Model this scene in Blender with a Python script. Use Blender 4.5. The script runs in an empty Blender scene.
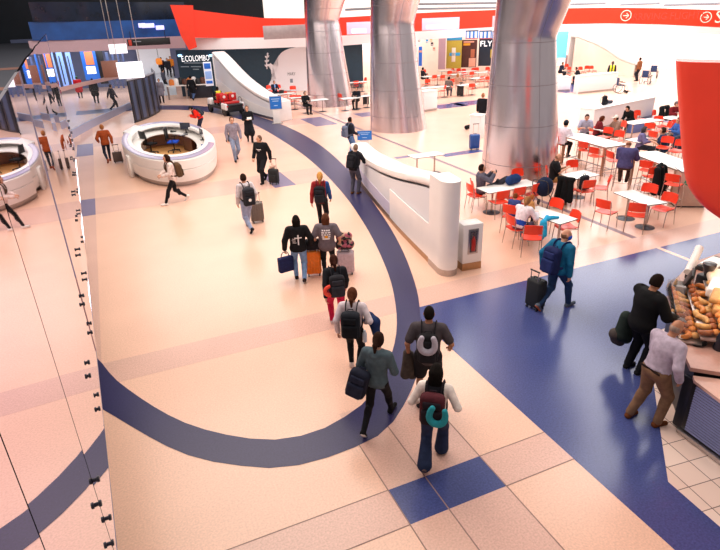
import bpy, bmesh, math, random
import numpy as np
from mathutils import Vector, Matrix
from mathutils.bvhtree import BVHTree
random.seed(7); RNG = np.random.RandomState(5)
PI = math.pi; R_ = math.radians
SC = bpy.context.scene; COL = SC.collection

# ---------------------------------------------------------------- camera model (surveyed from the floor grid)
CH, CF = 5.645, 562.4
def _rx(a): return np.array([[1,0,0],[0,math.cos(a),-math.sin(a)],[0,math.sin(a),math.cos(a)]])
def _rz(a): return np.array([[math.cos(a),-math.sin(a),0],[math.sin(a),math.cos(a),0],[0,0,1]])
CR = _rz(-.3994) @ _rx(PI/2-.438) @ _rz(-.0369)
def P(px, py, z=0.0):
    """floor-plan point at height z seen at a photo position"""
    w = CR @ np.array([px-360, -(py-275.), -CF]); t = (z-CH)/w[2]
    return Vector((w[0]*t, w[1]*t, z))
def D(px, py, d):
    """point at plan distance d along a sight line"""
    w = CR @ np.array([px-360, -(py-275.), -CF]); t = d/math.hypot(w[0], w[1])
    return Vector((w[0]*t, w[1]*t, CH+w[2]*t))
def az(p): return math.degrees(math.atan2(p[0], p[1]))

# ---------------------------------------------------------------- materials
MATS = {}
def srgb(h):
    if isinstance(h, str):
        h = h.lstrip('#'); c = [int(h[i:i+2],16)/255 for i in (0,2,4)]
    else: c = h
    return tuple(((x/12.92) if x <= .04045 else ((x+.055)/1.055)**2.4) for x in c)+(1,)
def mat(name, col, rough=.5, metal=0., noise=0., scale=20., emit=0., bump=0., alpha=1., spec=.5, coat=0., stretch=None):
    if name in MATS: return MATS[name]
    m = bpy.data.materials.new(name); m.use_nodes = True
    nt = m.node_tree; b = nt.nodes['Principled BSDF']; c = srgb(col)
    b.inputs['Base Color'].default_value = c; b.inputs['Roughness'].default_value = rough
    b.inputs['Metallic'].default_value = metal; b.inputs['Specular IOR Level'].default_value = spec
    b.inputs['Coat Weight'].default_value = coat; b.inputs['Alpha'].default_value = alpha
    if noise or bump:
        tc = nt.nodes.new('ShaderNodeTexCoord'); n = nt.nodes.new('ShaderNodeTexNoise')
        n.inputs['Scale'].default_value = scale; n.inputs['Detail'].default_value = 3
        if stretch:
            mp = nt.nodes.new('ShaderNodeMapping'); mp.inputs['Scale'].default_value = stretch
            nt.links.new(tc.outputs['Object'], mp.inputs['Vector']); nt.links.new(mp.outputs['Vector'], n.inputs['Vector'])
        else: nt.links.new(tc.outputs['Object'], n.inputs['Vector'])
        if noise:
            r = nt.nodes.new('ShaderNodeValToRGB'); e = r.color_ramp.elements
            e[0].position = .3; e[1].position = .7
            e[0].color = tuple(min(1, x*(1-noise)) for x in c[:3])+(1,); e[1].color = tuple(min(1, x*(1+noise)) for x in c[:3])+(1,)
            nt.links.new(n.outputs['Fac'], r.inputs['Fac']); nt.links.new(r.outputs['Color'], b.inputs['Base Color'])
        if bump:
            bp = nt.nodes.new('ShaderNodeBump'); bp.inputs['Strength'].default_value = bump
            nt.links.new(n.outputs['Fac'], bp.inputs['Height']); nt.links.new(bp.outputs['Normal'], b.inputs['Normal'])
    if emit:
        b.inputs['Emission Color'].default_value = c; b.inputs['Emission Strength'].default_value = emit
    MATS[name] = m; return m
def cloth(hexc):
    return mat('cloth_'+hexc.strip('#'), hexc, .85, noise=.18, scale=14, bump=.15, spec=.2)

def glass(name, tint, refl=.12, dens=.15, rough=.02):
    """thin clear pane: mostly see-through, a little body colour, mirror sheen"""
    if name in MATS: return MATS[name]
    m = bpy.data.materials.new(name); m.use_nodes = True; nt = m.node_tree; nt.nodes.clear()
    out = nt.nodes.new('ShaderNodeOutputMaterial'); tr = nt.nodes.new('ShaderNodeBsdfTransparent'); tr.inputs['Color'].default_value = srgb(tint)
    df = nt.nodes.new('ShaderNodeBsdfDiffuse'); df.inputs['Color'].default_value = srgb(tint)
    gl = nt.nodes.new('ShaderNodeBsdfGlossy'); gl.inputs['Roughness'].default_value = rough
    m1 = nt.nodes.new('ShaderNodeMixShader'); m1.inputs[0].default_value = dens
    nt.links.new(tr.outputs[0], m1.inputs[1]); nt.links.new(df.outputs[0], m1.inputs[2])
    m2 = nt.nodes.new('ShaderNodeMixShader'); lw = nt.nodes.new('ShaderNodeLayerWeight'); lw.inputs['Blend'].default_value = refl
    nt.links.new(lw.outputs['Fresnel'], m2.inputs[0]); nt.links.new(m1.outputs[0], m2.inputs[1]); nt.links.new(gl.outputs[0], m2.inputs[2])
    nt.links.new(m2.outputs[0], out.inputs[0]); MATS[name] = m; return m

# ---------------------------------------------------------------- mesh builder
class MB:
    def __init__(s): s.v = []; s.f = []; s.m = []
    def add(s, verts, faces, mi=0, M=None):
        o = len(s.v)
        if M is not None: verts = [M @ Vector(v) for v in verts]
        s.v += [tuple(v) for v in verts]; s.f += [tuple(i+o for i in f) for f in faces]; s.m += [mi]*len(faces); return s
    def box(s, c, d, mi=0, M=None, bev=0., rz=0., rx=0., ry=0., seg=2):
        bm = bmesh.new(); bmesh.ops.create_cube(bm, size=1)
        for v in bm.verts: v.co = Vector((v.co.x*d[0], v.co.y*d[1], v.co.z*d[2]))
        if bev: bmesh.ops.bevel(bm, geom=bm.edges[:], offset=min(bev, min(d)*.49), segments=seg, profile=.5, affect='EDGES')
        T = Matrix.Translation(c) @ Matrix.Rotation(rz,4,'Z') @ Matrix.Rotation(rx,4,'X') @ Matrix.Rotation(ry,4,'Y')
        if M is not None: T = M @ T
        bm.verts.index_update()
        s.add([T @ v.co for v in bm.verts], [[v.index for v in f.verts] for f in bm.faces], mi); bm.free(); return s
    def tube(s, pts, r, n=8, mi=0, M=None, closed=False, flat=1.):
        pts = [Vector(p) for p in pts]; k = len(pts); rs = r if hasattr(r, '__len__') else [r]*k
        V = []; F = []; up = Vector((0,0,1))
        t0 = (pts[1]-pts[0]).normalized()
        a = t0.cross(up) if abs(t0.dot(up)) < .95 else t0.cross(Vector((1,0,0)))
        a.normalize()
        for i, p in enumerate(pts):
            if closed: t = pts[(i+1)%k]-pts[i-1]
            else: t = pts[min(i+1,k-1)]-pts[max(i-1,0)]
            t.normalize(); a = (a - t*a.dot(t)).normalized(); b = t.cross(a)
            for j in range(n):
                q = 2*PI*j/n; V.append(p + a*math.cos(q)*rs[i] + b*math.sin(q)*rs[i]*flat)
        for i in range(k if closed else k-1):
            i2 = (i+1) % k
            for j in range(n): F.append((i*n+j, i*n+(j+1)%n, i2*n+(j+1)%n, i2*n+j))
        if not closed:
            F.append(tuple(range(n))[::-1]); F.append(tuple((k-1)*n+j for j in range(n)))
        return s.add(V, F, mi, M)
    def lathe(s, prof, n=24, mi=0, M=None, a0=0., a1=2*PI, caps=True):
        full = abs(a1-a0-2*PI) < 1e-6; k = n if full else n+1; V = []; F = []
        for r, z in prof:
            for j in range(k):
                q = a0+(a1-a0)*j/n; V.append((r*math.cos(q), r*math.sin(q), z))
        for i in range(len(prof)-1):
            for j in range(n):
                j2 = (j+1) % k; F.append((i*k+j, i*k+j2, (i+1)*k+j2, (i+1)*k+j))
        if caps and full:
            if prof[0][0] > 1e-4: F.append(tuple(range(n))[::-1])
            if prof[-1][0] > 1e-4: F.append(tuple((len(prof)-1)*k+j for j in range(n)))
        return s.add(V, F, mi, M)
    def prism(s, poly, z0, z1, mi=0, M=None):
        n = len(poly); V = [(p[0],p[1],z0) for p in poly]+[(p[0],p[1],z1) for p in poly]
        a = sum(poly[i][0]*poly[(i+1)%n][1]-poly[(i+1)%n][0]*poly[i][1] for i in range(n))
        o = list(range(n)); F = [tuple(o[::-1]), tuple(n+i for i in o)] if a > 0 else [tuple(o), tuple(n+i for i in o[::-1])]
        for i in range(n):
            j = (i+1)%n; F.append((i,j,n+j,n+i) if a > 0 else (j,i,n+i,n+j))
        return s.add(V, F, mi, M)
    def grid(s, fn, nu, nv, th=0., mi=0, M=None):
        """surface fn(u,v)->point, optional thickness along its normal"""
        A = [[Vector(fn(i/nu, j/nv)) for j in range(nv+1)] for i in range(nu+1)]
        w = nv+1; V = [p for r in A for p in r]; F = []
        for i in range(nu):
            for j in range(nv): F.append((i*w+j, (i+1)*w+j, (i+1)*w+j+1, i*w+j+1))
        if th:
            N = []
            for i in range(nu+1):
                for j in range(nv+1):
                    du = A[min(i+1,nu)][j]-A[max(i-1,0)][j]; dv = A[i][min(j+1,nv)]-A[i][max(j-1,0)]
                    N.append(du.cross(dv).normalized())
            o = len(V); V += [V[q]-N[q]*th for q in range(o)]; F += [tuple(o+q for q in f[::-1]) for f in F[:]]
            b = [i*w for i in range(nu+1)] ; rim = [(i*w) for i in range(nu+1)]+[nu*w+j for j in range(1,w)]+[i*w+nv for i in range(nu-1,-1,-1)]+[j for j in range(nv-1,0,-1)]
            for q in range(len(rim)):
                a, c = rim[q], rim[(q+1)%len(rim)]; F.append((c, a, o+a, o+c))
        return s.add(V, F, mi, M)
    def ball(s, c, r, n=12, mi=0, M=None):
        r = r if hasattr(r,'__len__') else (r,r,r); V = []; F = []; m = max(4, n//2)
        for i in range(m+1):
            t = PI*i/m
            for j in range(n):
                q = 2*PI*j/n; V.append((c[0]+r[0]*math.sin(t)*math.cos(q), c[1]+r[1]*math.sin(t)*math.sin(q), c[2]+r[2]*math.cos(t)))
        for i in range(m):
            for j in range(n): F.append((i*n+j, (i+1)*n+j, (i+1)*n+(j+1)%n, i*n+(j+1)%n))
        return s.add(V, F, mi, M)
    def build(s, name, mats, parent=None, smooth=35, loc=None, rz=0.):
        me = bpy.data.meshes.new(name); me.from_pydata(s.v, [], s.f)
        for m in (mats if isinstance(mats, (list,tuple)) else [mats]): me.materials.append(m)
        if any(s.m): me.polygons.foreach_set('material_index', s.m)
        if smooth:
            me.polygons.foreach_set('use_smooth', [True]*len(me.polygons)); me.set_sharp_from_angle(angle=R_(smooth))
        me.validate(); me.update()
        o = bpy.data.objects.new(name, me); COL.objects.link(o)
        if parent is not None: o.parent = parent
        if loc is not None: o.location = loc
        if rz: o.rotation_euler = (0,0,rz)
        return o
def tag(o, label=None, cat=None, group=None, kind=None):
    if label: o['label'] = label
    if cat: o['category'] = cat
    if group: o['group'] = group
    if kind: o['kind'] = kind
    return o
def thing(name, label, cat, loc=(0,0,0), rz=0., group=None):
    o = bpy.data.objects.new(name, None); COL.objects.link(o); o.empty_display_size = .1
    o.location = loc; o.rotation_euler = (0,0,rz); return tag(o, label, cat, group)
def kids(o): return [c for c in bpy.data.objects if c.parent == o]
KID = {}
def copy_tree(o, parent=None):
    c = o.copy(); COL.objects.link(c)
    if parent is not None: c.parent = parent
    ch = KID.get(o.name)
    if ch is None: ch = KID[o.name] = list(o.children)
    for k in ch: copy_tree(k, c)
    return c
def struct(o): o['kind'] = 'structure'; return o
def text_mesh(txt, size, depth=.004, name='lettering'):
    cu = bpy.data.curves.new('t', 'FONT'); cu.body = txt; cu.size = size; cu.extrude = depth; cu.align_x = 'CENTER'; cu.align_y = 'CENTER'; cu.resolution_u = 2
    o = bpy.data.objects.new('t', cu); me = bpy.data.meshes.new_from_object(o)
    V = [v.co.copy() for v in me.vertices]; F = [tuple(p.vertices) for p in me.polygons]
    bpy.data.objects.remove(o); bpy.data.curves.remove(cu); bpy.data.meshes.remove(me)
    return V, F
def lettering(txt, size, m, parent, loc, rz=0., name='lettering', depth=.004, width=None, tilt=PI/2):
    """upright writing facing local -Y"""
    V, F = text_mesh(txt, size, depth)
    if width:
        xs = [v.x for v in V]; k = width/(max(xs)-min(xs)); V = [Vector((v.x*k, v.y, v.z)) for v in V]
    mb = MB().add(V, F, 0, Matrix.Rotation(tilt,4,'X'))
    return mb.build(name, m, parent, smooth=0, loc=loc, rz=rz)

# shared materials
M_WHITE = mat('white_solid_surface', '#f6f1ee', .3, noise=.02, scale=3)
M_STEEL = mat('brushed_steel', '#b9b2b0', .32, 1., noise=.1, scale=40)
M_CHROME = mat('chrome_tube', '#b8b0ac', .22, 1., noise=.04, scale=30)
M_RED = mat('red_plastic', '#f23a18', .38, noise=.05, scale=9)
M_TOP = mat('white_laminate', '#f7f4f0', .25, noise=.02, scale=6)
M_EDGE = mat('dark_edge_band', '#2a2526', .5, noise=.1)
M_BLACK = mat('black_plastic', '#141418', .45, noise=.15, scale=12)
M_DARK = mat('charcoal_metal', '#2b2d38', .4, .4, noise=.12, scale=14)
M_WOOD = mat('pale_wood', '#b08468', .5, noise=.2, scale=10, stretch=(1,1,.1))
M_SKIN = mat('skin_fair', '#d49c80', .55, noise=.06, scale=30)
M_SKIN2 = mat('skin_brown', '#8a5a42', .55, noise=.06, scale=30)
M_GREY = mat('grey_plastic', '#8d8f98', .5, noise=.08, scale=12)
# ================================================================ people: one smooth skin per body, grown from a posed skeleton
def smin(a, b, k):
    h = np.clip(.5+.5*(b-a)/k, 0, 1); return b*(1-h)+a*h-k*h*(1-h)
class Field:
    """signed distance on a grid with finer spacing where asked"""
    def __init__(s, lo, hi, step, fine=()):
        s.ax = []
        for a in range(3):
            x = lo[a]; L = [x]
            while x < hi[a]:
                st = step
                for (fl, fh, fs) in fine:
                    if fl[a]-step <= x <= fh[a]: st = min(st, fs)
                x += st; L.append(x)
            s.ax.append(np.array(L))
        s.d = np.full([len(a) for a in s.ax], 9.)
    def _box(s, lo, hi):
        sl = []
        for a in range(3):
            i = max(0, np.searchsorted(s.ax[a], lo[a])-1); j = min(len(s.ax[a]), np.searchsorted(s.ax[a], hi[a])+1); sl.append(slice(i, max(i+1,j)))
        g = np.meshgrid(*[s.ax[a][sl[a]] for a in range(3)], indexing='ij'); return tuple(sl), np.stack(g, -1)
    def put(s, sl, d, k): s.d[sl] = smin(s.d[sl], d, k) if k > 0 else np.minimum(s.d[sl], d)
    def cone(s, a, b, ra, rb, k=.02, infl=0.):
        a = np.array(a, float); b = np.array(b, float); ra += infl; rb += infl; r = max(ra, rb)+k+.03
        sl, p = s._box(np.minimum(a,b)-r, np.maximum(a,b)+r); ba = b-a; L = max(ba@ba, 1e-9)
        t = np.clip(((p-a)@ba)/L, 0, 1); d = np.linalg.norm(p-a-t[...,None]*ba, axis=-1)-(ra+(rb-ra)*t); s.put(sl, d, k)
    def ell(s, c, r, M=None, k=.03, infl=0.):
        c = np.array(c, float); r = np.array(r, float)+infl; m = max(r)+k+.03
        sl, p = s._box(c-m, c+m); q = p-c
        if M is not None: q = q @ M
        k0 = np.linalg.norm(q/r, axis=-1); k1 = np.linalg.norm(q/(r*r), axis=-1)
        s.put(sl, k0*(k0-1)/np.maximum(k1, 1e-6), k)
    def box(s, c, h, rad, M=None, k=.02):
        c = np.array(c, float); h = np.array(h, float); m = np.linalg.norm(h)+k+.03
        sl, p = s._box(c-m, c+m); q = p-c
        if M is not None: q = q @ M
        q = np.abs(q)-(h-rad); d = np.linalg.norm(np.maximum(q,0), axis=-1)+np.minimum(q.max(-1),0)-rad; s.put(sl, d, k)
    def cut(s, n, o):
        """remove the side the normal points to"""
        g = np.meshgrid(*s.ax, indexing='ij'); n = np.array(n, float); o = np.array(o, float)
        s.d = np.maximum(s.d, (g[0]-o[0])*n[0]+(g[1]-o[1])*n[1]+(g[2]-o[2])*n[2])
    def carve(s, fn):
        g = np.stack(np.meshgrid(*s.ax, indexing='ij'), -1); s.d = np.maximum(s.d, fn(g))
    def mesh(s):
        d = s.d; ins = d < 0; nx, ny, nz = d.shape
        c = np.zeros((nx-1,ny-1,nz-1), int)
        for i in (0,1):
            for j in (0,1):
                for k in (0,1): c += ins[i:nx-1+i, j:ny-1+j, k:nz-1+k]
        act = (c > 0) & (c < 8); idx = -np.ones(act.shape, int); cells = np.argwhere(act); idx[act] = np.arange(len(cells))
        if not len(cells): return [], []
        S = np.zeros((len(cells),3)); N = np.zeros(len(cells)); I = cells
        X = [s.ax[a] for a in range(3)]
        cor = [(i,j,k) for i in (0,1) for j in (0,1) for k in (0,1)]
        for a in range(3):
            for (u,v) in ((0,0),(0,1),(1,0),(1,1)):
                o0 = [0,0,0]; oth = [q for q in range(3) if q != a]; o0[oth[0]] = u; o0[oth[1]] = v; o1 = list(o0); o1[a] = 1
                A = I+np.array(o0); B = I+np.array(o1); da = d[A[:,0],A[:,1],A[:,2]]; db = d[B[:,0],B[:,1],B[:,2]]
                m = (da < 0) != (db < 0); t = np.where(m, da/np.where(m, da-db, 1), 0)
                pa = np.stack([X[q][A[:,q]] for q in range(3)], -1); pb = np.stack([X[q][B[:,q]] for q in range(3)], -1)
                S += np.where(m[:,None], pa+(pb-pa)*t[:,None], 0); N += m
        V = S/np.maximum(N,1)[:,None]; F = []
        for a in range(3):
            b1, b2 = (a+1)%3, (a+2)%3
            sl0 = [slice(None)]*3; sl1 = [slice(None)]*3; sl0[a] = slice(0,-1); sl1[a] = slice(1,None)
            e = ins[tuple(sl0)] != ins[tuple(sl1)]; q = np.argwhere(e)
            q = q[(q[:,b1] > 0) & (q[:,b2] > 0) & (q[:,b1] < d.shape[b1]-1) & (q[:,b2] < d.shape[b2]-1)]
            if not len(q): continue
            o = np.zeros((4,3), int); o[1,b1] = -1; o[2,b1] = -1; o[2,b2] = -1; o[3,b2] = -1
            quad = np.stack([idx[tuple((q+o[i]).T)] for i in range(4)], -1)
            fl = ins[q[:,0],q[:,1],q[:,2]]
            quad[~fl] = quad[~fl][:,::-1]; F.append(quad)
        F = np.concatenate(F); F = F[(F >= 0).all(1)]
        return V, F
def net_obj(name, field, mats, parent=None, mfn=None):
    V, F = field.mesh(); me = bpy.data.meshes.new(name); me.from_pydata([tuple(v) for v in V], [], [tuple(int(i) for i in f) for f in F])
    for m in (mats if isinstance(mats,(list,tuple)) else [mats]): me.materials.append(m)
    me.polygons.foreach_set('use_smooth', [True]*len(me.polygons))
    if mfn is not None and len(F): me.polygons.foreach_set('material_index', mfn(V[F].mean(1)).astype(np.int32))
    me.update(); o = bpy.data.objects.new(name, me); COL.objects.link(o)
    if parent is not None: o.parent = parent
    return o

def ik(a, t, l1, l2, pole):
    a = np.array(a,float); t = np.array(t,float); v = t-a; L = np.linalg.norm(v); mx = (l1+l2)*.995
    if L > mx: v = v/L*mx; t = a+v; L = mx
    L = max(L, abs(l1-l2)+.01); n = v/np.linalg.norm(v); x = (l1*l1-l2*l2+L*L)/(2*L); h = math.sqrt(max(l1*l1-x*x, 0))
    p = np.array(pole,float); p = p-n*(p@n); p /= max(np.linalg.norm(p),1e-6); return a+n*x+p*h, t
def rotx(a): a = R_(a); return np.array([[1,0,0],[0,math.cos(a),-math.sin(a)],[0,math.sin(a),math.cos(a)]])
def rotz(a): a = R_(a); return np.array([[math.cos(a),-math.sin(a),0],[math.sin(a),math.cos(a),0],[0,0,1]])
def roty(a): a = R_(a); return np.array([[math.cos(a),0,math.sin(a)],[0,1,0],[-math.sin(a),0,math.cos(a)]])

SKINS = {'fair': '#cf9678', 'tan': '#b37a5c', 'brown': '#845440', 'dark': '#54352a'}
M_EYE = mat('eye_dark', '#2a1c18', .3, noise=.05); M_LIP = mat('lips', '#a35a50', .5, noise=.05)
PEOPLE = []
def person(label, at, h=1.72, head=0., rel=None, pose='stand', top=('#333333','long','hip'), legs=('#222233','long'), shoe='#1c1c20', hair=('#2a1c16','short'),
           skin='fair', lean=0., hyaw=0., hpitch=0., hands=None, feet=None, seat=.46, stride=.28, phase=1, bulk=1., group=None, mask=None, vest=None, cap=None, twist=0., side=0., fine=True, cat='person', pelvis=None, zoff=0.):
    """at: floor-plan point under the pelvis; head: compass heading (0 = +Y, 90 = +X); rel: heading relative to the camera's view"""
    at = Vector((at[0], at[1], 0)); s = h/1.75
    if rel is not None: head = az(at)+rel
    sit = pose in ('sit', 'stool')
    # --- skeleton in body space (x right, y forward, z up, metres at 1.75 m)
    pz = (seat+.10)/s if sit else (.90 if pose == 'walk' else .93)
    pel = np.array(pelvis if pelvis is not None else (0,0,pz), float)
    T = rotz(-twist) @ rotx(-lean) @ roty(side)                       # torso frame
    def tp(x,y,z): return pel+T@np.array([x,y,z])
    waist, chest, neck = tp(0,0,.17), tp(0,.005,.36), tp(0,0,.50)
    Hd = T @ rotz(-hyaw) @ rotx(-hpitch-lean*-.5)
    hc = neck+T@np.array([0,.02,.07])+Hd@np.array([0,.02,.095])
    sh = [tp(-.185*bulk,0,.455), tp(.185*bulk,0,.455)]
    hp = [tp(-.09,0,-.03), tp(.09,0,-.03)]
    if pose == 'walk':
        f, b = (.30, -.30); st = stride/.28
        fe = [(-.085, f*st if phase > 0 else b*st, .085 if phase > 0 else .17), (.085, b*st if phase > 0 else f*st, .17 if phase > 0 else .085)]
        pit = [(-8 if phase > 0 else 48), (48 if phase > 0 else -8)]
    elif sit: fe = [(-.11,.40,.085), (.11,.42,.085)]; pit = [0,0]
    else: fe = [(-.11,.0,.085), (.11,.03,.085)]; pit = [0,0]
    if pose == 'stool': fe = [(-.1,.33,.30), (.1,.34,.30)]
    if feet is not None:
        fe = [f_[:3] for f_ in feet]; pit = [(f_[3] if len(f_) > 3 else 0) for f_ in feet]
    if hands is None:
        if pose == 'walk': hands = [(-.25,-.20 if phase > 0 else .20,.86), (.25,.20 if phase > 0 else -.20,.86)]
        elif sit: hands = [(-.13,.36,pz+.26), (.13,.36,pz+.26)]
        else: hands = [(-.26,.06,.82), (.26,.06,.82)]
    J = {}; legsJ = []; armsJ = []
    for i in (0,1):
        sx = -1 if i == 0 else 1
        kn, an = ik(hp[i], fe[i], .44, .43, (sx*.12, 1, .1)); legsJ.append((hp[i], kn, an))
        el, wr = ik(sh[i], hands[i], .285, .255, (sx*.55, -.8, -.45)); armsJ.append((sh[i], el, wr))
    # --- grid bounds
    allp = np.array([p for L in legsJ+armsJ for p in L]+[hc, pel, neck]); lo = allp.min(0)-.26; hi = allp.max(0)+.26; lo[2] = min(lo[2], -.02)
    st = .0145 if fine else .022
    fines = []
    if fine:
        for L in armsJ: fines.append((L[2]-.10, L[2]+.10, .0075))
        fines.append((hc-.13, hc+.13, .009))
    def torso(F, infl=0., k=.05, sh_r=.058, tb=True):
        w = bulk
        F.ell(tp(0,0,-.02), (.165*w,.118*w,.13), T, k, infl); F.ell(tp(0,.0,.14), (.142*w,.105*w,.16), T, k, infl)
        F.ell(tp(0,.005,.33), (.168*w,.118*w,.185), T, k, infl); F.cone(sh[0]*.85+sh[1]*.15, sh[1]*.85+sh[0]*.15, sh_r, sh_r, k, infl)
    # body
    F = Field(lo, hi, st, fines); torso(F)
    F.cone(neck-T@np.array([0,.0,.05]), hc-Hd@np.array([0,.015,.05]), .058, .05, .03)
    F.ell(hc, (.072,.092,.112), Hd, .02); F.cone(hc+Hd@np.array([0,.035,-.06]), hc+Hd@np.array([0,.062,-.088]), .045, .03, .03)
    if fine:
        F.cone(hc+Hd@np.array([0,.088,.01]), hc+Hd@np.array([0,.108,-.025]), .009, .014, .012)
        F.cone(hc+Hd@np.array([-.03,.082,.03]), hc+Hd@np.array([.03,.082,.03]), .011, .011, .012)
        for sx in (-1,1): F.ell(hc+Hd@np.array([sx*.074,-.005,-.005]), (.012,.022,.032), Hd, .008)
    for i in (0,1):
        a, e, w = armsJ[i]; sx = -1 if i == 0 else 1
        F.cone(a, e, .052, .04, .03); F.cone(e, w, .041, .027, .02)
        d = (w-e)/np.linalg.norm(w-e); pn = np.cross(d, [0,0,1.]) if abs(d[2]) < .8 else np.array([sx,0,0.])
        n = pn-d*(pn@d); n /= np.linalg.norm(n)                                 # palm normal (outwards)
        if abs(d[2]) < .8: n = np.cross(n, d); 
        sd = np.cross(d, n)
        if sd[1] < 0 if abs(d[2]) >= .8 else sd[0]*sx > 0: sd = -sd               # thumb side: forward / inward
        for q in range(4):
            o = (q-1.5)*.019; F.cone(w+d*.015+sd*o*.6, w+d*.085+sd*o, .016, .0135, .012)
            fl = (.040,.046,.043,.033)[3-q]; a1 = w+d*.088+sd*o*1.1; dd = d*.82-n*.5; a2 = a1+dd*fl; a3 = a2+(d*.35-n*.9)*fl*.8
            F.cone(a1, a2, .0095, .0088, .004); F.cone(a2, a3, .0088, .0075, .004)
        t1 = w+d*.03+sd*.025; t2 = t1+(sd*.7+d*.7-n*.2)*.042; t3 = t2+(d*.9-n*.45)*.034
        F.cone(t1, t2, .013, .0105, .008); F.cone(t2, t3, .0105, .0085, .004)
    foot = []; ul = 1. if legs is None or legs[1] == 'short' else .84
    for i in (0,1):
        a, kx, n = legsJ[i]; sx = -1 if i == 0 else 1
        F.cone(a, kx, .082*bulk*ul, .054*ul, .04*ul); F.cone(kx, n, .052*ul, .036*ul, .02)
        sd_ = (n-kx)/np.linalg.norm(n-kx); F.ell(kx+sd_*.13+np.array([0,-.015,0]), (.05*ul,.052*ul,.12), None, .03)
        Fm = rotz(-sx*8) @ rotx(-pit[i]); heel = n+Fm@np.array([0,-.035,-.05]); toe = n+Fm@np.array([0,.15,-.058]); foot.append((heel, toe, Fm))
        F.cone(n, heel, .036, .034, .02); F.cone(heel, toe, .034, .026, .02)
    def body_m(C):
        q = (C-hc) @ Hd; m = np.zeros(len(C))
        eye = (q[:,1] > .05) & (np.abs(np.abs(q[:,0])-.03) < .014) & (np.abs(q[:,2]-.008) < .0085); lip = (q[:,1] > .06) & (np.abs(q[:,0]) < .024) & (np.abs(q[:,2]+.062) < .008)
        m[eye] = 1; m[lip] = 2; return m
    F.d = np.maximum(F.d, -9)
    root = net_obj('person', F, [mat('skin_'+skin, SKINS[skin], .55, noise=.06, scale=30), M_EYE, M_LIP], None, body_m)
    tag(root, label, cat, group)
    root.scale = (s,s,s); root.location = (at.x, at.y, zoff); root.rotation_euler = (0,0,-R_(head))
    # top
    tc, sl, hem = top[0], top[1], top[2]; inf = top[3] if len(top) > 3 else .02
    F = Field(lo, hi, st+.001); torso(F, inf)
    if hem in ('thigh','coat'):
        Lc = .30 if hem == 'thigh' else .55
        for i in (0,1):
            a, kx, n = legsJ[i]; d = kx-a; F.cone(tp((-.05 if i==0 else .05),0,0), a+d*(Lc/.44 if Lc < .44 else 1.), .12*bulk, .115*bulk, .06, inf)
            if Lc > .44: F.cone(kx, kx+(n-kx)*.25, .1, .1, .06, inf)
    if top[-1] == 'hood' : F.cone(tp(-.06,-.075,.485), tp(.06,-.075,.485), .045, .045, .04); F.cone(tp(0,-.10,.44), tp(0,-.10,.40), .05, .03, .04)
    if top[-1] == 'collar': F.cone(tp(-.03,-.0,.50), tp(.03,-.0,.50), .05, .05, .03)
    if hem not in ('thigh','coat'): F.cut(-(T@np.array([0,0,1])), tp(0,0,{'hip':-.10,'waist':.02,'low':-.16,'mid':-.06}[hem]))
    for i in (0,1):
        a, e, w = armsJ[i]
        if sl == 'long': F.cone(a, e, .056, .046, .03, inf*.8); F.cone(e, w+(e-w)*.06, .045, .034, .02, inf*.8)
        elif sl == 'short': F.cone(a, a+(e-a)*.72, .056, .054, .03, inf*.8)
        elif sl == 'none': pass
    nk = tp(0,0,.535); F.carve(lambda g: np.minimum((g-nk)@(T@np.array([0,0,1])), .17-np.linalg.norm(g-nk, axis=-1)))
    mats = [cloth(tc)]; fn = None
    if vest is not None:
        mats.append(vest[1])
        fn = lambda C: vest[0](((C-pel)@T)).astype(float)
    t_o = net_obj({'coat':'coat','thigh':'coat'}.get(hem, 'shirt' if sl == 'short' else 'jumper'), F, mats, root, fn)
    # trousers
    if legs is not None:
        lc, lk = legs[0], legs[1]; e_ = {'long':.018,'wide':.022,'tight':.008,'short':.03,'loose':.026}[lk]
        F = Field(lo, hi, st+.001); F.ell(tp(0,0,-.02), (.165*bulk,.118*bulk,.125), T, .05, .014)
        for i in (0,1):
            a, kx, n = legsJ[i]
            if lk == 'short': F.cone(a, a+(kx-a)*.9, .085*bulk, .075, .04, e_)
            else:
                F.cone(a, kx, .084*bulk, .056, .04, e_); F.cone(kx, n+(kx-n)*.02, .054, .038 if lk != 'wide' else .085, .03, e_); F.ell(kx+(n-kx)/np.linalg.norm(n-kx)*.13+np.array([0,-.015,0]), (.05,.052,.12), None, .03, e_*.6)
        wc = tp(0,0,.06); F.carve(lambda g: np.minimum((g-wc)@(T@np.array([0,0,1])), .20-((g-wc)@(T@np.array([0,1,0])))))
        F.cut((0,0,-1), (0,0,.025))
        net_obj('trousers', F, cloth(lc), root)
    for i in (0,1):
        he, to, Fm = foot[i]; F = Field(np.minimum(he,to)-.09, np.maximum(he,to)+.10, .0095 if fine else .015)
        n = legsJ[i][2]; F.cone(he, to, .042, .036, .02); F.cone(n+Fm@np.array([0,-.01,-.005]), he, .043, .04, .03); F.cut(Fm@np.array([0,0,-1]), he+Fm@np.array([0,0,-.036]))
        sole = he+Fm@np.array([0,0,-.022]); smat = shoe if isinstance(shoe, tuple) else (shoe, shoe)
        net_obj('shoe', F, [cloth(smat[0]), cloth(smat[1])], root, lambda C: ((C-sole)@Fm)[:,2] < 0)
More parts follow.
